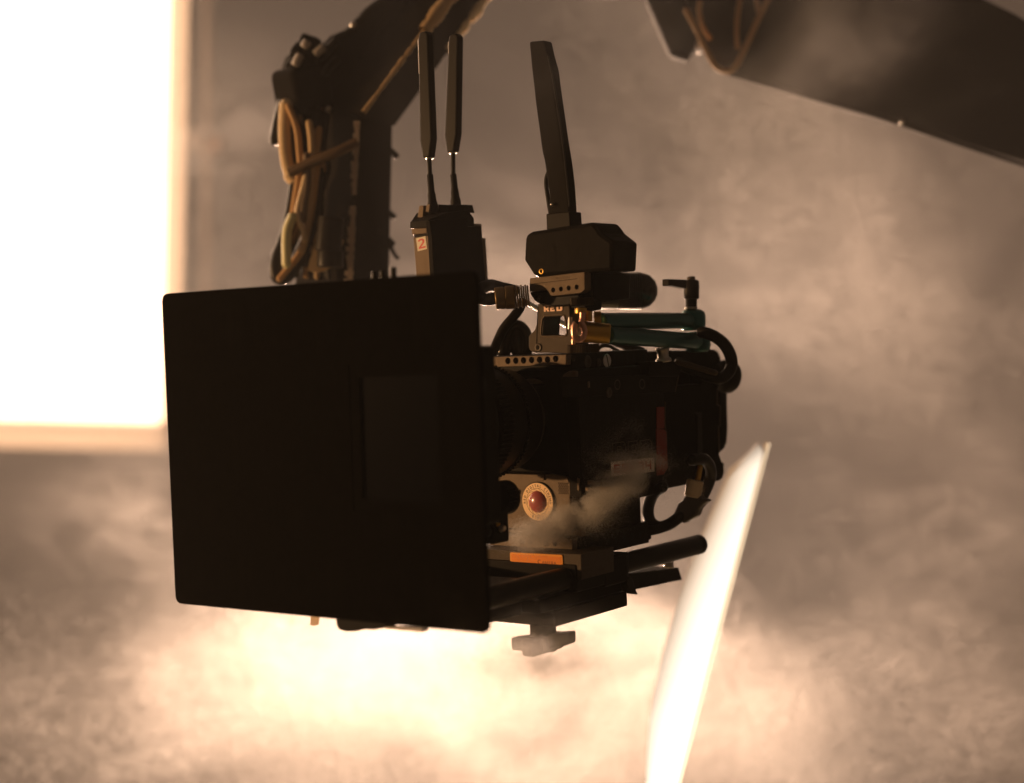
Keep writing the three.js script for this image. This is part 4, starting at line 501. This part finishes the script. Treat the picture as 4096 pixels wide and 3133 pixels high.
// ================================================================ SMOKE: clouds of tiny translucent flecks
{
  const gauss = () => Math.sqrt(-2 * Math.log(rnd() + 1e-9)) * Math.cos(6.2832 * rnd());
  const OP = .29, SG = .36, u = new V3(), w = new V3();
  const smoky = (tr, k = 1) => mat(.58 * k, .565 * k, .545 * k, 1, 0, { transmission: tr, thickness: 0, side: THREE.DoubleSide, specularIntensity: 0, transparent: true, opacity: OP }), sm = smoky(1), smNear = smoky(.55, 1.5);
  function flecks(n, total, place) {                                  // place(): [x, y, z, weight] or null; thin smoke is smaller flecks, not fewer; total: all their area
    const P = new Float32Array(n * 9), C = new Float32Array(n * 4); let k = 0, tries = 0, sum = 0;
    while (k < n && tries++ < n * 80) { const p = place(); if (!p || p[3] < .012) continue; const h = Math.sqrt(p[3]); if (rnd() > h) continue; p[3] = h; C.set(p, k * 4); sum += h; k++; }
    for (let m = 0; m < k; m++) {
      const s = Math.sqrt(C[m * 4 + 3] / sum * total / 1.299) * (.75 + .5 * rnd()), a = rnd() * 6.2832, c = 2 * rnd() - 1, q = Math.sqrt(1 - c * c); u.set(q * Math.cos(a), q * Math.sin(a), c); w.set(rnd() - .5, rnd() - .5, rnd() - .5).cross(u).normalize();
      const U = [u.x, u.y, u.z], W = [w.x, w.y, w.z], o = m * 9; for (let i = 0; i < 3; i++) { const v = C[m * 4 + i]; P[o + i] = v + U[i] * s; P[o + 3 + i] = v + (-.5 * U[i] + .87 * W[i]) * s; P[o + 6 + i] = v + (-.5 * U[i] - .87 * W[i]) * s; }
    }
    const g = new THREE.BufferGeometry(); g.setAttribute('position', new THREE.BufferAttribute(P.subarray(0, k * 9), 3)); return g;
  }
  const WIDE = 1.35, off = [0, 0, 0], blob = (...sg) => { let e = 0; sg.forEach((q, i) => { const v = gauss() * WIDE; off[i] = v * q; e += v * v * (1 - 1 / WIDE ** 2) / 2; }); return Math.exp(-e); };   // offsets in off, weight back to a plain bell curve
  const soft = (v) => (v < 0 ? 0 : v);
  const flow = (x, y, z, f) => { const wx = noise.noise(x * 1.7, y * 1.7, z * 1.7 + 9) * .5, wy = noise.noise(x * 1.7 + 30, y * 1.7, z * 1.7) * .5; return fbm((x + wx) * f, (y + wy) * f, z * f); };
  const add = (o, label) => { o.name = numbered('smoke'); o.userData = { kind: 'stuff', label, category: 'smoke' }; scene.add(o); };
  const ridge = (x, y, z, f) => { const a = noise.noise(x * f, y * f, z * f), b = noise.noise(x * f * 2.3 + 5, y * f * 2.3, z * f * 2.3); return 1 - Math.abs(a) * 2.2 - Math.abs(b) * .9; };
  // drifting clouds behind the rig
  const NF = 330000, PEAK = .15, labels = ['hazy brown smoke drifting behind the camera', 'paler smoke wisps drifting in the background', 'thin smoke filling the air behind the rig'], lists = [[], [], []];
  const cloud = (k, x, y, z, r) => lists[k % 3].push(new THREE.Matrix4().compose(new V3(x, y, z), new THREE.Quaternion().setFromEuler(new THREE.Euler((rnd() - .5) * 1.4, rnd() * 6.28, .3 + (rnd() - .5) * 1.2)), new V3(r * 1.35, r * .8, r)));
  let k = 0; while (k < 8) {
    const d = Math.cbrt(2.1 ** 3 + (4.8 ** 3 - 2.1 ** 3) * rnd()), x = (rnd() - .46) * .84 * d, y = 1.6 + (rnd() - .55) * .66 * d, r = (.15 + .12 * rnd()) * d;
    if (-d + r * .55 > -1.62 || (x < -.1 * d && y > 1.5 && rnd() < .8) || (x < -.1 * d && y < 1.2 && rnd() < .5)) continue; cloud(k, x, y, -d, r); k++;
  }
  for (const [x, y, z, r] of [[.45, 1.08, -2.3, .32], [.52, 1.92, -2.75, .46], [.66, 1.72, -2.4, .36], [.85, 1.3, -3.0, .42], [-.62, 2.2, -3.4, .3], [-.72, 1.36, -3.0, .3], [.1, 1.8, -3.2, .4], [.62, 1.84, -3.1, .4]]) cloud(k++, x, y, z, r);
  lists.forEach((l, i) => {
    const o = 17.3 * (i + 1);
    const g = flecks(NF, PEAK / OP * 2 * Math.PI * SG * SG, () => { const e = blob(SG, SG, SG), [x, y, z] = off; if (x * x + y * y + z * z > 1.7) return null; return [x, y, z, e * soft(.10 + .85 * flow(x * .9 + o, y * 1.5, z * .9, 2.6) + .55 * soft(ridge(x + o, y * 1.6, z, 2.9)))]; });
    const im = new THREE.InstancedMesh(g, sm, l.length); l.forEach((m, j) => im.setMatrixAt(j, m)); add(im, labels[i]);
  });
  // dense bank below the rig
  add(new THREE.Mesh(flecks(800000, 2.115, () => { const e = blob(.34, .088, .26), x = -.04 + off[0], z = -2.6 + off[2], y = 1.075 + off[1] + .12 * noise.noise(x * 3.4, 2, z * 2.4); if (z > -1.62) return null; return [x, y, z, e * soft(.42 + .85 * flow(x * 1.5 + 3, y * 2.2, z * 1.4, 2.4) + .12 * soft(ridge(x, y, z, 4)))]; }), sm), 'bright white smoke bank glowing below the black flag');
  // thin veils on the near side: past the emblem, round the lock knob and before the boom
  const KX = [[0.0185,1.4214,-1.035]][0];
  const A = new V3(6, -27, 28), B = new V3(112, 40, -10), q = new V3();
  add(new THREE.Mesh(flecks(240000, .030, () => { const t = rnd(), sp = 6 + 9 * t, e = blob(8, sp, 9); q.copy(A).lerp(B, t); q.x += off[0]; q.y += off[1]; q.z += off[2]; const v = e * soft(.35 + 1.1 * flow(q.x * .012, q.y * .016, q.z * .012, 1.8) - .42 * t); q.multiplyScalar(.001).applyMatrix4(RIG); return [q.x, q.y, q.z, v]; }), smNear), 'thin veil of smoke crossing the side of the camera');
  add(new THREE.Mesh(flecks(150000, .022, () => { const e = blob(.034, .016, .02), x = KX[0] + off[0], y = KX[1] + off[1], z = KX[2] + off[2]; return [x, y, z, e * soft(.5 + flow(x * 8, y * 10, z * 8, 1.8))]; }), sm), 'pale smoke drifting round the lock knob');
  add(new THREE.Mesh(flecks(220000, 0.0153, () => { const d = .70 + .14 * rnd(), e = blob(.055, .05), x = (.155 + off[0]) * d, y = 1.6 + (.215 + off[1]) * d; return [x, y, -d, e * soft(.3 + .9 * flow(x * 5, y * 6, d * 3, 2.2) + .3 * soft(ridge(x, y, d, 11)))]; }), sm), 'wisps of smoke in front of the boom arm');
}
renderer.render(scene, camera);
